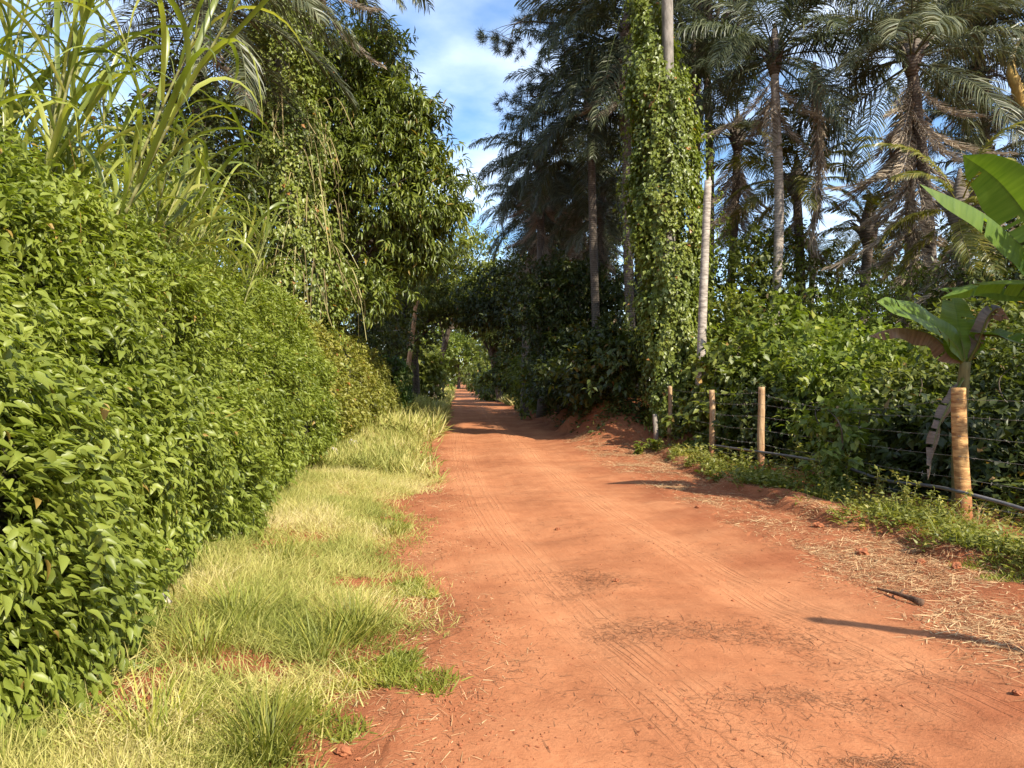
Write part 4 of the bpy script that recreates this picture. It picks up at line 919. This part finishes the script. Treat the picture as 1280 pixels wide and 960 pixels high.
# ------------------------------------------------------------------ fence, pipe
fz = lambda x, y: float(gz(x, y))
FP = [(5.75, 5.6, 1.6, .06, 'postthin', None), (5.18, 8.8, 1.58, .082, 'post', 'thick tan ringed post'), (4.83, 11.35, 1.28, .06, 'postthin', 'post half hidden by leaves'),
      (4.46, 13.7, 1.55, .062, 'postthin', 'slim brown post in weeds'), (4.24, 16.2, 1.5, .062, 'postthin', 'slim pale brown post farthest of the lit ones'), (3.95, 19.3, 1.45, .055, 'postthin', 'dull post in shade'), (3.4, 18.2, .75, .06, 'greypost', 'short grey stump post')]
fence = empty('barbed_wire_fence', (4.8, 11.3, fz(4.8, 11.3)), 'barbed wire fence on wooden posts along the right verge', 'fence')
tops = []
for k, (x, y, h, r, mat, lab) in enumerate(FP):
    z = fz(x, y); q = rng(600 + k); b = Bag(); lean = np.array([q.normal() * .02, q.normal() * .02, 0]) if k != 1 else np.array([-.06, 0, 0])
    n = 26; t = np.linspace(0, 1, n); c = np.array([x, y, z - .1]) + t[:, None] * (lean + np.array([0, 0, h + .1])) + np.stack([np.sin(t * 5 + k) * .012, np.zeros(n), np.zeros(n)], 1)
    rad = r * (1.05 - .12 * t) * (1 + .02 * np.sin(t * 9 + k)); tube(b, c, rad, 16, True, .04, k)
    o = b.make('post', M[mat], fence)
    if lab: o['label'] = lab
    tops.append((x, y, z, h, lean))
line = tops[:6]
for w, hh in enumerate((.28, .55, .80, 1.03, 1.25, 1.45)):
    b = Bag(); pts = []
    for (x, y, z, h, lean) in line:
        f = min(hh, h - .06) / h; pts.append(np.array([x - .075, y, z]) + lean * f + np.array([0, 0, min(hh, h - .06)]))
    full = []
    q = rng(700 + w)
    for a, e in zip(pts[:-1], pts[1:]):
        for t in np.linspace(0, 1, 9, endpoint=False): full.append(a + (e - a) * t + np.array([0, 0, -.05 * math.sin(t * math.pi) * (.5 + q.random() * .2)]))
    full.append(pts[-1]); full = np.array(full); tube(b, full, .0022, 5, True)
    L_ = np.concatenate([[0], np.cumsum(np.linalg.norm(np.diff(full, axis=0), axis=1))])
    for d in np.arange(.1, L_[-1], .22):
        p = np.array([np.interp(d, L_, full[:, k]) for k in range(3)]); v = q.standard_normal(3) * .011
        tube(b, [p - v, p + v], .0016, 4, False); v = q.standard_normal(3) * .011; tube(b, [p - v, p + v], .0016, 4, False)
    b.make('barbed_wire', M['wire'], fence)
b = Bag()
c = curve([P(1420, 690, 6.6), P(1290, 640, 7.9), P(1205, 616, 8.66), P(1160, 607, 9.6), P(1105, 600, 10.6), P(1047, 581, 11.15), P(1000, 572, 12.4), P(952, 565, 13.55), P(915, 560, 15), P(892, 557, 16.05), P(850, 557, 18), P(835, 556, 19)], 9)
tube(b, c, .021, 9); o = b.make('water_pipe', M['pipe'], origin=c[0]); tag(o, 'dark plastic water pipe strung low along the wire fence posts', 'pipe')
pole('wooden_pole', 'slim leaning pole by the verge, throwing a thin shadow on the road', 'pole', (5.5, 2.98, 0), (4.38, 2.33, 2.9), .075, .055, 'postthin', 8)

# far gate, white post
gt = empty('field_gate', (-6.4, 62, fz(-6.4, 62)), 'small dark rail gate with a pale board on the left far down the road', 'gate')
g0 = np.array([-6.9, 62, fz(-6.4, 62)])
b = Bag()
for k in range(4): tube(b, [g0 + [0, 0, .25 + .32 * k], g0 + [1.3, .4, .25 + .32 * k]], .04, 6)
b.make('rails', M['bark'], gt)
for xx in (0, 1.3):
    b = Bag(); tube(b, [g0 + [xx, xx * .3, -.1], g0 + [xx, xx * .3, 1.6]], .07, 8); b.make('gate_post', M['bark'], gt)
b = Bag(); V = np.array([[x, y, z] for x in (.15, .62) for y in (-.06, -.02) for z in (.15, 1.35)]) + g0
b.add(V, None, [[0, 1, 3, 2], [4, 6, 7, 5], [0, 4, 5, 1], [2, 3, 7, 6], [1, 5, 7, 3], [0, 2, 6, 4]]); b.make('board', M['white'], gt, smooth=False)
pole('marker_post', 'thin pale post standing in the bright grass at the far end of the road', 'post', (-3.55, 90, fz(-3.55, 90)), (-3.5, 90, fz(-3.55, 90) + 1.3), .11, .10, 'white', 9)

# ------------------------------------------------------------------ ground cover
def free_road(x, y): return (x > RL(y)) & (x < RR(y))
def blades(name, label, cat, X, Y, ln, wd, mat, seed, lean=.5, curl=.5, kind='stuff', base=.0, clump=True):
    q = rng(seed); n = len(X); Z = gz(X, Y) - .01 + base
    Pp = np.stack([X, Y, Z], 1)
    cx = vn2(X, Y, 3.0, 40) - .5; cy = vn2(X, Y, 3.0, 44) - .5
    f = np.stack([cx * 1.6 + q.normal(size=n) * lean, cy * 1.6 + q.normal(size=n) * lean, np.full(n, 1.)], 1)
    u = np.stack([q.normal(size=n), q.normal(size=n), np.zeros(n)], 1) - f * .1
    b = Bag(); rn = np.clip(.15 + .5 * q.random(n) + .85 * (vn2(X, Y, 1.3, 50) - .5) + .5 * (vn2(X, Y, 5, 51) - .5), 0, 1)
    scatter(b, blade(curl), Pp, f, u, ln, wd, rn)
    o = b.make(name, M[mat]); return tag(o, label, cat, kind=kind)

q = rng(900)
def verge_points(n, y0, y1, pw):
    y = y0 + (y1 - y0) * q.random(n) ** pw
    l = HB(y) - .15; r = RL(y) + .05 + (vn2(y, y * 0, 1.6, 60) - .5) * .7 - .12 * (y < 6)
    t = q.random(n); x = l + (r - l) * t
    d = vn2(x, y, 1.5, 61) * .6 + vn2(x, y, 4, 62) * .4
    edge = sstep(1.0, .62, t)
    keep = q.random(n) < np.clip((d - .18) * 2.6, .05, 1) * (.05 + .95 * edge)
    return x[keep], y[keep], t[keep]
x, y, t = verge_points(230000, 2.3, 13, 1.7); n = len(x)
ln = (.05 + .17 * q.random(n) ** 1.6) * (1.1 - .45 * t) * (.75 + .6 * vn2(x, y, 1.3, 63))
blades('grass', 'long yellowing grass on the left verge', 'grass', x, y, ln, .0034 + .0034 * q.random(n), 'grass', 901, .75, .6)
x, y, t = verge_points(42000, 13, 60, 1.6); n = len(x)
blades('grass', 'far yellow grass strip running along the hedge foot', 'grass', x, y, .15 + .25 * q.random(n), .014 + .012 * q.random(n), 'grass', 902, .5, .5)
# low creeping patches
def patch(cx, cy, rx, ry, n, seed):
    q = rng(seed); a = q.random(n) * 6.28; r = np.sqrt(q.random(n)); X = cx + np.cos(a) * r * rx; Y = cy + np.sin(a) * r * ry
    rim = .62 + .8 * (vn2(np.cos(a) * 2, np.sin(a) * 2, 1, seed * .1) - .5) * 2
    k = (r < rim) & (q.random(n) < .35 + .9 * vn2(X, Y, 5, 70)); return X[k], Y[k]
pts = [patch(-.62, 4.05, .34, .42, 5200, 1), patch(-1.0, 3.55, .35, .3, 2600, 2), patch(-.75, 5.9, .22, .35, 1400, 3), patch(-1.0, 3.1, .3, .25, 1800, 4), patch(-1.35, 8.6, .3, .5, 1500, 5)]
X = np.concatenate([p[0] for p in pts]); Y = np.concatenate([p[1] for p in pts]); n = len(X)
blades('creeping_grass', 'low green creeping grass in patches at the left road edge', 'grass', X, Y, .03 + .07 * q.random(n), .006 + .004 * q.random(n), 'green_grass', 903, .9, .6)
# taller green tufts, each a thing
def tuft(label, x, y, h, n, r, seed, mat='green_grass', group='green tufts on the left verge', w=.0075):
    q = rng(seed); X = x + q.normal(size=n) * r; Y = y + q.normal(size=n) * r; z = gz(X, Y) - .02
    f = np.stack([(X - x) / r * .22 + q.normal(size=n) * .12, (Y - y) / r * .22 + q.normal(size=n) * .12, np.ones(n)], 1)
    u = np.stack([-(X - x) - q.normal(size=n) * r * .4, -(Y - y) - q.normal(size=n) * r * .4, np.zeros(n)], 1)
    b = Bag(); scatter(b, blade(.55), np.stack([X, Y, z], 1), f, u, h * (.55 + .6 * q.random(n)), w * (.7 + .6 * q.random(n)), .1 + .75 * q.random(n))
    o = b.make('grass_tuft', M[mat], origin=(x, y, float(gz(x, y)))); tag(o, label, 'grass tuft', group)
def gpt(xp, yp):
    Y = EYE * F / (yp - 480); return (xp - 640) / F * Y, Y
for i, (xp, yp, h, n, r, lab) in enumerate([
        (330, 955, .30, 260, .09, 'vivid green grass tuft at the bottom edge of the verge'), (190, 950, .26, 160, .10, 'green tuft nearest the hedge at the bottom left'),
        (445, 800, .30, 260, .14, 'wide green tuft beside the bare road edge, above the creeping patch'), (400, 830, .26, 160, .11, 'green tuft just left of the wide tuft'),
        (490, 672, .24, 110, .09, 'small bright green tuft halfway up the verge'), (350, 720, .28, 140, .12, 'green tuft on the verge below the shadowed hedge foot'),
        (480, 575, .45, 120, .22, 'tall thin tuft far up the verge near the hedge end'), (250, 850, .28, 150, .1, 'green tuft close to the hedge foot, second row'), (300, 800, .3, 150, .13, 'loose green tuft by the hedge foot in the middle of the verge')]):
    x, y = gpt(xp, yp); tuft(lab, x, y, h, n, r, 920 + i)

# weeds on the right shelf
n = 90000; y = 5.2 + 13.5 * q.random(n) ** 1.3; x = WD(y) - .05 + 2.4 * q.random(n) ** 1.2
d = vn2(x, y, 1.6, 80) * .6 + vn2(x, y, 5, 81) * .4; edge = sstep(-.05, .3, x - WD(y) - (vn2(x, y, 1.4, 11) - .5) * .5)
fade = sstep(5.6, 4.9, x + .15 * (y - 8)) * .85 + .15
k = q.random(n) < np.clip((d - .45) * 3.0, .02, .8) * edge * fade; x, y = x[k], y[k]; n = len(x)
z = gz(x, y); hgt = (.04 + .30 * q.random(n) ** 2 * (.3 + 1.2 * vn2(x, y, 1.2, 83)))
b = Bag(); f = np.stack([q.normal(size=n), q.normal(size=n), .35 + .3 * q.normal(size=n)], 1); u = np.stack([q.normal(size=n) * .5, q.normal(size=n) * .5, np.ones(n)], 1)
s = .035 + .045 * q.random(n); s = s * np.where(y > 11, 1.35, 1)
scatter(b, leaf5(.2, .1), np.stack([x, y, z + hgt * q.random(n) ** .7], 1), f, u, s, s * .5, np.clip(q.random(n) * .6 + .8 * (vn2(x, y, 1.3, 82) - .3), 0, 1))
tag(b.make('weeds', M['weed']), 'low leafy weeds on the earth shelf under the wire fence', 'weeds', kind='stuff')
k = q.random(n) < .13; m = int(k.sum())
blades('weed_grass', 'thin grass among the weeds under the wire fence', 'grass', x[k], y[k], .08 + .22 * q.random(m), .006 + .006 * q.random(m), 'green_grass', 904, .5, .5)
# bright lawn-like scrap at the right edge
a = patch(4.45, 6.5, .75, .55, 6000, 6); n = len(a[0])
blades('turf_patch', 'bright short turf patch at the right edge of the verge', 'grass', a[0], a[1], .03 + .05 * q.random(n), .006 + .004 * q.random(n), 'green_grass', 905, .8, .5)
# upright weeds, single plants
def weed(label, x, y, h, n, ll, seed, mat='weed', spread=.1):
    q = rng(seed); z = float(gz(x, y)); root = empty('weed_plant', (x, y, z), label, 'weed', 'upright weeds on the right verge')
    b = Bag(); lf = Bag()
    for k in range(4):
        e = np.array([x + q.normal() * spread, y + q.normal() * spread, z + h * (.7 + .35 * q.random())]); c = curve([(x, y, z - .03), (np.array([x, y, z]) + e) / 2 + q.normal(size=3) * .03, e], 6); tube(b, c, np.linspace(.007, .003, len(c)), 5, False)
        m = n // 4; i = q.integers(3, len(c), m); Pp = c[i]
        f = np.stack([q.normal(size=m), q.normal(size=m), .25 + .3 * q.normal(size=m)], 1); s = ll * (.6 + .7 * q.random(m))
        scatter(lf, leaf5(.3, .15), Pp, f, np.stack([q.normal(size=m) * .3, q.normal(size=m) * .3, np.ones(m)], 1), s, s * .5, q.random(m))
    b.make('stem', M['canestem'], root); lf.make('leaves', M[mat], root)
for i, (xp, yp, h, n, ll, lab) in enumerate([(866, 556, 1.05, 120, .12, 'slender upright weed left of the farthest slim post'), (842, 560, .85, 110, .13, 'leafy weed in front of the shaded post'), (820, 566, .30, 90, .12, 'low lime green plant by the grey stump'), (795, 568, .28, 80, .12, 'lime green seedling at the edge of the shade'),
        (1010, 600, .75, 150, .09, 'bushy weed between the slim post and the hidden post'), (1068, 622, .75, 170, .08, 'broad leaved weed below the hidden post'), (1130, 655, .5, 220, .055, 'spreading weed on the crumbling earth edge'), (1090, 640, .55, 190, .06, 'thick weed clump left of the spreading one'), (1165, 668, .42, 190, .05, 'fine leaved weed left of the tan post foot'), (930, 590, .45, 130, .07, 'low weed between the two slim posts'), (1040, 625, .6, 170, .06, 'tall stemmed weed behind the earth edge')]):
    x, y = gpt(xp, yp); weed(lab, x, y, h, n, ll, 950 + i, 'bright' if 'lime' in lab else 'weed', .1 + h * .16)
x, y = gpt(1238, 668)
tuft('dry straw coloured tuft at the foot of the wires right of the tan post', x, y + .3, .35, 70, .06, 990, 'straw', 'dry tufts', .006)

n = 90000; y = 6 + 44 * q.random(n) ** 1.5; x = np.maximum(WD(y), RR(y) + 2.2) + .9 + 11 * q.random(n)
k = q.random(n) < np.clip((vn2(x, y, .9, 95) - .2) * 2.5, .1, 1); x, y = x[k], y[k]; n = len(x)
b = Bag(); f = np.stack([q.normal(size=n), q.normal(size=n), .3 + .4 * q.normal(size=n)], 1); u = np.stack([q.normal(size=n) * .5, q.normal(size=n) * .5, np.ones(n)], 1); s_ = .09 + .09 * q.random(n)
scatter(b, leaf5(.2, .1), np.stack([x, y, gz(x, y) + .5 * q.random(n) ** 2], 1), f, u, s_, s_ * .5, q.random(n))
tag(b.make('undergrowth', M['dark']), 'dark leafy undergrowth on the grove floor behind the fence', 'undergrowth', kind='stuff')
n = 26000; y = 20.5 + 26 * q.random(n) ** 1.3; x = RR(y) + .15 + 3.6 * q.random(n) ** .9
b = Bag(); f = np.stack([q.normal(size=n), q.normal(size=n), .2 + .4 * q.normal(size=n)], 1); u = np.stack([q.normal(size=n) * .5, q.normal(size=n) * .5, np.ones(n)], 1); s_ = .08 + .10 * q.random(n)
k = q.random(n) < np.clip((vn2(x, y, 1.4, 141) - .25) * 2.5 * sstep(.0, .9, x - RR(y)), .04, 1); 
scatter(b, leaf5(.2, .1), np.stack([x, y, gz(x, y) + .35 * q.random(n) ** 2], 1)[k], f[k], u[k], s_[k], s_[k] * .5, q.random(n)[k])
tag(b.make('bank_cover', M['dark']), 'dark leaves and trailing growth covering the shaded road bank', 'undergrowth', kind='stuff')
n = 60000; y = 22 + 140 * q.random(n) ** 1.5; r_ = q.random(n) < .5; w_ = q.random(n) ** 1.4 * np.where(y > 45, 16, 4)
x = np.where(r_, RR(y) + .1 + w_, RL(y) - .1 - w_); k = ~((x > HB(y) - 3) & (x < HB(y) - .2) & (y < 38)); x, y, r_ = x[k], y[k], r_[k]
k = q.random(len(x)) < np.clip((vn2(x, y, .5, 97) - .15) * 2.2, .1, 1) * np.where(r_ & (y < 40), .0, 1); x, y = x[k], y[k]; n = len(x)
blades('roadside_grass', 'tall rough grass on both sides of the far road', 'grass', x, y, .25 + .55 * q.random(n), .03 + y * .0006, 'grass', 909, .6, .5)
# straw, twigs and crumbs
def litter(name, label, X, Y, ln, wd, mat, seed, lift=.012, tilt=.12, cat='litter'):
    q = rng(seed); n = len(X); Z = gz(X, Y) + lift; a = q.random(n) * 6.28
    f = np.stack([np.cos(a), np.sin(a), q.normal(size=n) * tilt], 1); u = np.stack([q.normal(size=n) * .4, q.normal(size=n) * .4, np.ones(n)], 1)
    b = Bag(); scatter(b, blade(.08), np.stack([X, Y, Z], 1), f, u, ln, wd, q.random(n)); tag(b.make(name, M[mat]), label, cat, kind='stuff')
n = 130000; y = 3.8 + 18 * q.random(n) ** 1.25; x = RR(y) - .35 + (WD(y) + .3 - RR(y) + .35) * q.random(n)
d = vn2(x, y, 1.25, 90) * .65 + vn2(x, y, 4.5, 91) * .35; k = q.random(n) < np.clip((d - .30) * 2.4, .10, .8) * sstep(-.4, .3, x - RR(y)); x, y = x[k], y[k]; n = len(x)
litter('straw', 'dry pale straw strewn between the road and the fence weeds', x, y, .03 + .15 * q.random(n) ** 2.2, .0022 + .0045 * q.random(n) ** 1.5, 'straw', 906, .010, .20)
n = 9000; y = 2.6 + 16 * q.random(n) ** 1.4; x = RL(y) - .5 + 1.1 * q.random(n) ** .8; k = q.random(n) < np.clip(1.2 - 1.5 * np.abs(x - RL(y) + .1), 0, 1) * vn2(x, y, 2.5, 93) * 1.2; x, y = x[k], y[k]; n = len(x)
litter('straw', 'dry grass bits along the left road edge', x, y, .02 + .11 * q.random(n) ** 2, .0018 + .0025 * q.random(n), 'straw', 907, .01, .2)
# needle and twig drifts on the road, and crumbs
X = []; Y = []
for (xp, yp, w_, h_, n) in [(735, 724, .42, .22, 1300), (860, 785, .62, .22, 1600), (945, 800, .45, .16, 900), (1000, 880, .40, .16, 900), (1090, 955, .14, .10, 500), (690, 745, .3, .1, 250), (770, 800, .3, .15, 250), (610, 850, .25, .5, 500), (1130, 835, .6, .25, 700), (560, 770, .25, .5, 500), (700, 660, .6, .4, 260), (900, 900, .8, .3, 600), (840, 690, .6, .4, 300)]:
    cx, cy = gpt(xp, yp); a = q.normal(size=(n, 2)) * .5 * (1 + .9 * q.random((n, 1)) ** 3); a[:, 1] += .5 * np.sin(a[:, 0] * 2.2 + cx * 5); X.append(cx + a[:, 0] * w_ + a[:, 1] * .15); Y.append(cy + a[:, 1] * h_ - a[:, 0] * w_ * .22)
n = 3200; yy = 2.8 + 22 * q.random(n) ** 1.6; X.append(RL(yy) + (RR(yy) - RL(yy)) * q.random(n)); Y.append(yy)
X = np.concatenate(X); Y = np.concatenate(Y); n = len(X)
kk = q.random(n) < .95; X = X[kk]; Y = Y[kk]; n = len(X)
litter('twig_litter', 'brown needles and twig bits scattered over the road', X, Y, .015 + .12 * q.random(n) ** 2.2, .0016 + .0024 * q.random(n) ** 2, 'twig', 908, .009, .10)

# crumbs of earth: far too many to count
n = 15000; y = 2.7 + 17 * q.random(n) ** 1.9; side = q.random(n)
x = np.where(side < .45, RL(y) + .25 * q.normal(size=n) + .2, np.where(side < .8, RR(y) + .2 + (WD(y) - RR(y)) * q.random(n) ** .8, RL(y) + (RR(y) - RL(y)) * q.random(n)))
keep = q.random(n) < np.clip((vn2(x, y, 1.7, 131) - .3) * 3, .05, 1); x, y = x[keep], y[keep]; n = len(x)
r_ = .002 + .009 * q.random(n) ** 3.5; od = np.array([[1, 0, 0], [-1, 0, 0], [0, 1, 0], [0, -1, 0], [0, 0, .8], [0, 0, -.8]], float)
V = np.stack([x, y, gz(x, y) + r_ * .35 + .004], 1)[:, None] + (od[None] * (.6 + .8 * q.random((n, 6, 1))) + q.normal(size=(n, 6, 3)) * .25) * r_[:, None, None]
T = np.array([[0, 2, 4], [2, 1, 4], [1, 3, 4], [3, 0, 4], [2, 0, 5], [1, 2, 5], [3, 1, 5], [0, 3, 5]])[None] + (np.arange(n) * 6)[:, None, None]
tag(build('earth_crumbs', V.reshape(-1, 3), T.reshape(-1, 3), None, M['clod'], smooth=False), 'small crumbs of red earth strewn along the road edges', 'crumbs', kind='stuff')

def rock(bag, c, r, seed, sq=.6):
    q = rng(seed); nlat, nlon = 9, 14; th = np.linspace(.0, math.pi, nlat); ph = np.linspace(0, 6.2832, nlon, endpoint=False)
    A, B = np.meshgrid(th, ph, indexing='ij'); d = np.stack([np.sin(A) * np.cos(B), np.sin(A) * np.sin(B), np.cos(A)], -1).reshape(-1, 3)
    k = .55 + .75 * vnoise(d * 1.9 + seed * 3.1) + .55 * (vnoise(d * 5 + seed) - .5); V = np.array(c) + d * k[:, None] * np.array([r, r * .8, r * sq])
    i = np.arange(nlat - 1)[:, None] * nlon; j = np.arange(nlon)[None]; j2 = (j + 1) % nlon
    bag.add(V, None, np.stack([i + j, i + nlon + j, i + nlon + j2, i + j2], -1).reshape(-1, 4))
def stone(name, label, cat, x, y, r, mat, seed, group=None, sq=.6, sink=.25):
    z = float(gz(x, y)); b = Bag(); rock(b, (x, y, z + r * sq * (1 - sink)), r, seed, sq); tag(b.make(name, M[mat], origin=(x, y, z), smooth=mat == 'stone'), label, cat, group)
for i, (xp, yp, r) in enumerate([(414, 580, .17), (385, 597, .15), (345, 618, .13), (300, 690, .10), (212, 720, .10), (230, 735, .08), (190, 790, .09), (360, 605, .12), (325, 640, .11), (437, 567, .16)]):
    x, y = gpt(xp, yp); stone('pale_stone', 'pale stone half hidden in grass along the foot of the left hedge', 'stone', x, y, r * 1.25, 'stone', 1000 + i, 'pale stones along the hedge foot')
for i, (xp, yp, r, lab) in enumerate([(770, 728, .035, 'dark earth clod in the middle of the road by the needle drift'), (697, 662, .04, 'small dark clod left of the road middle, farther up'), (916, 745, .02, 'tiny dark clod on the right wheel track'), (1272, 872, .04, 'brown clod at the lower right corner of the road'), (1078, 692, .09, 'crumbly dark clod in the straw right of the road'), (1150, 704, .06, 'small clod in front of the turf patch'), (1195, 712, .07, 'rounded clod on the turf edge'), (1022, 655, .08, 'clod fallen from the weedy earth edge'), (872, 640, .05, 'little clod in the straw below the slim post'), (430, 948, .05, 'reddish flat stone at the bottom by the creeping grass'), (556, 590, .06, 'pale clod on the left road edge, far')]):
    x, y = gpt(xp, yp); stone('earth_clod', lab, 'clod', x, y, r * .72, 'clod', 1050 + i, None, .65, .2)
x0, y0 = gpt(1097, 741); x1, y1 = gpt(1152, 760)
b = Bag(); c = curve([(x0, y0, float(gz(x0, y0)) + .03), ((x0 + x1) / 2, (y0 + y1) / 2 + .02, float(gz(x0, y0)) + .04), (x1, y1, float(gz(x1, y1)) + .03)], 8)
tube(b, c, np.interp(np.linspace(0, 1, len(c)), [0, .7, 1], [.008, .018, .028]), 8, True, .25, 3); tube(b, curve([c[9], c[9] + [.05, .06, .02], c[9] + [.09, .10, .015]], 4), np.linspace(.009, .004, 9), 5)
o = b.make('fallen_stick', M['stick'], origin=c[0]); tag(o, 'dark broken stick lying in the straw right of the road', 'stick')

# ------------------------------------------------------------------ sky, sun, camera
SUN_D = nrm(np.array([.62, -.78, 0])) * math.cos(R(38)) + np.array([0, 0, math.sin(R(38))])
w = bpy.data.worlds.new('World'); S.world = w; w.use_nodes = True; nt = w.node_tree; N = nt.nodes; L = nt.links; N.clear()
sky = N.new('ShaderNodeTexSky'); sky.sky_type = 'NISHITA'; sky.sun_disc = False
sky.sun_elevation = R(38); sky.sun_rotation = math.atan2(SUN_D[0], SUN_D[1]); sky.altitude = 300; sky.air_density = 1.0; sky.dust_density = .5; sky.ozone_density = 2.2
tc = N.new('ShaderNodeTexCoord'); sx = N.new('ShaderNodeSeparateXYZ'); L.new(tc.outputs['Generated'], sx.inputs[0])
def mth(op, a, b):
    k = N.new('ShaderNodeMath'); k.operation = op
    for i, v in enumerate((a, b)):
        if isinstance(v, (int, float)): k.inputs[i].default_value = v
        else: L.new(v, k.inputs[i])
    return k.outputs[0]
zc = mth('MAXIMUM', sx.outputs['Z'], .03); zc = mth('ADD', zc, .12)
cv = N.new('ShaderNodeCombineXYZ'); L.new(mth('DIVIDE', sx.outputs['X'], zc), cv.inputs[0]); L.new(mth('DIVIDE', sx.outputs['Y'], zc), cv.inputs[1])
n1 = N.new('ShaderNodeTexNoise'); n1.inputs['Scale'].default_value = 2.6; n1.inputs['Detail'].default_value = 9; n1.inputs['Roughness'].default_value = .50; L.new(cv.outputs[0], n1.inputs['Vector'])
n2 = N.new('ShaderNodeTexNoise'); n2.inputs['Scale'].default_value = .7; n2.inputs['Detail'].default_value = 3; L.new(cv.outputs[0], n2.inputs['Vector'])
f = mth('ADD', mth('MULTIPLY', n1.outputs['Fac'], .6), mth('MULTIPLY', n2.outputs['Fac'], .45))
mr = N.new('ShaderNodeMapRange'); mr.inputs[1].default_value = .36; mr.inputs[2].default_value = .74; mr.interpolation_type = 'SMOOTHSTEP'; L.new(f, mr.inputs[0])
mix = N.new('ShaderNodeMix'); mix.data_type = 'RGBA'; L.new(mth('MULTIPLY', mr.outputs[0], .5), mix.inputs[0]); hs = N.new('ShaderNodeHueSaturation'); hs.inputs['Saturation'].default_value = 1.22; hs.inputs['Value'].default_value = 1.15; L.new(sky.outputs[0], hs.inputs['Color']); L.new(hs.outputs[0], mix.inputs[6]); mix.inputs[7].default_value = (10.5, 10.9, 11.6, 1)
bg = N.new('ShaderNodeBackground'); bg.inputs['Strength'].default_value = .11; L.new(mix.outputs[2], bg.inputs[0])
ow = N.new('ShaderNodeOutputWorld'); L.new(bg.outputs[0], ow.inputs[0])

ld = bpy.data.lights.new('sun', 'SUN'); ld.energy = 5.0; ld.angle = R(.55); ld.color = (1.0, .92, .77)
lo = bpy.data.objects.new('sun', ld); COL.objects.link(lo); lo.rotation_euler = Vector(SUN_D).to_track_quat('Z', 'Y').to_euler(); lo.location = (10, -10, 30)

cam = bpy.data.cameras.new('camera'); co = bpy.data.objects.new('camera', cam); COL.objects.link(co)
co.location = (0, 0, EYE); co.rotation_euler = (R(90), 0, 0); cam.sensor_width = 36; cam.sensor_fit = 'HORIZONTAL'; cam.lens = 36 * F / 1280
cam.clip_end = 3000; cam.clip_start = .05; S.camera = co
S.view_settings.view_transform = 'Standard'; S.view_settings.look = 'None'; S.view_settings.exposure = 1.0; S.view_settings.gamma = 1
S.render.engine = 'CYCLES'
S.cycles.max_bounces = 7; S.cycles.diffuse_bounces = 4; S.cycles.transmission_bounces = 4; S.cycles.glossy_bounces = 3
S.cycles.sample_clamp_indirect = 6
S.render.resolution_x = 1024; S.render.resolution_y = 768
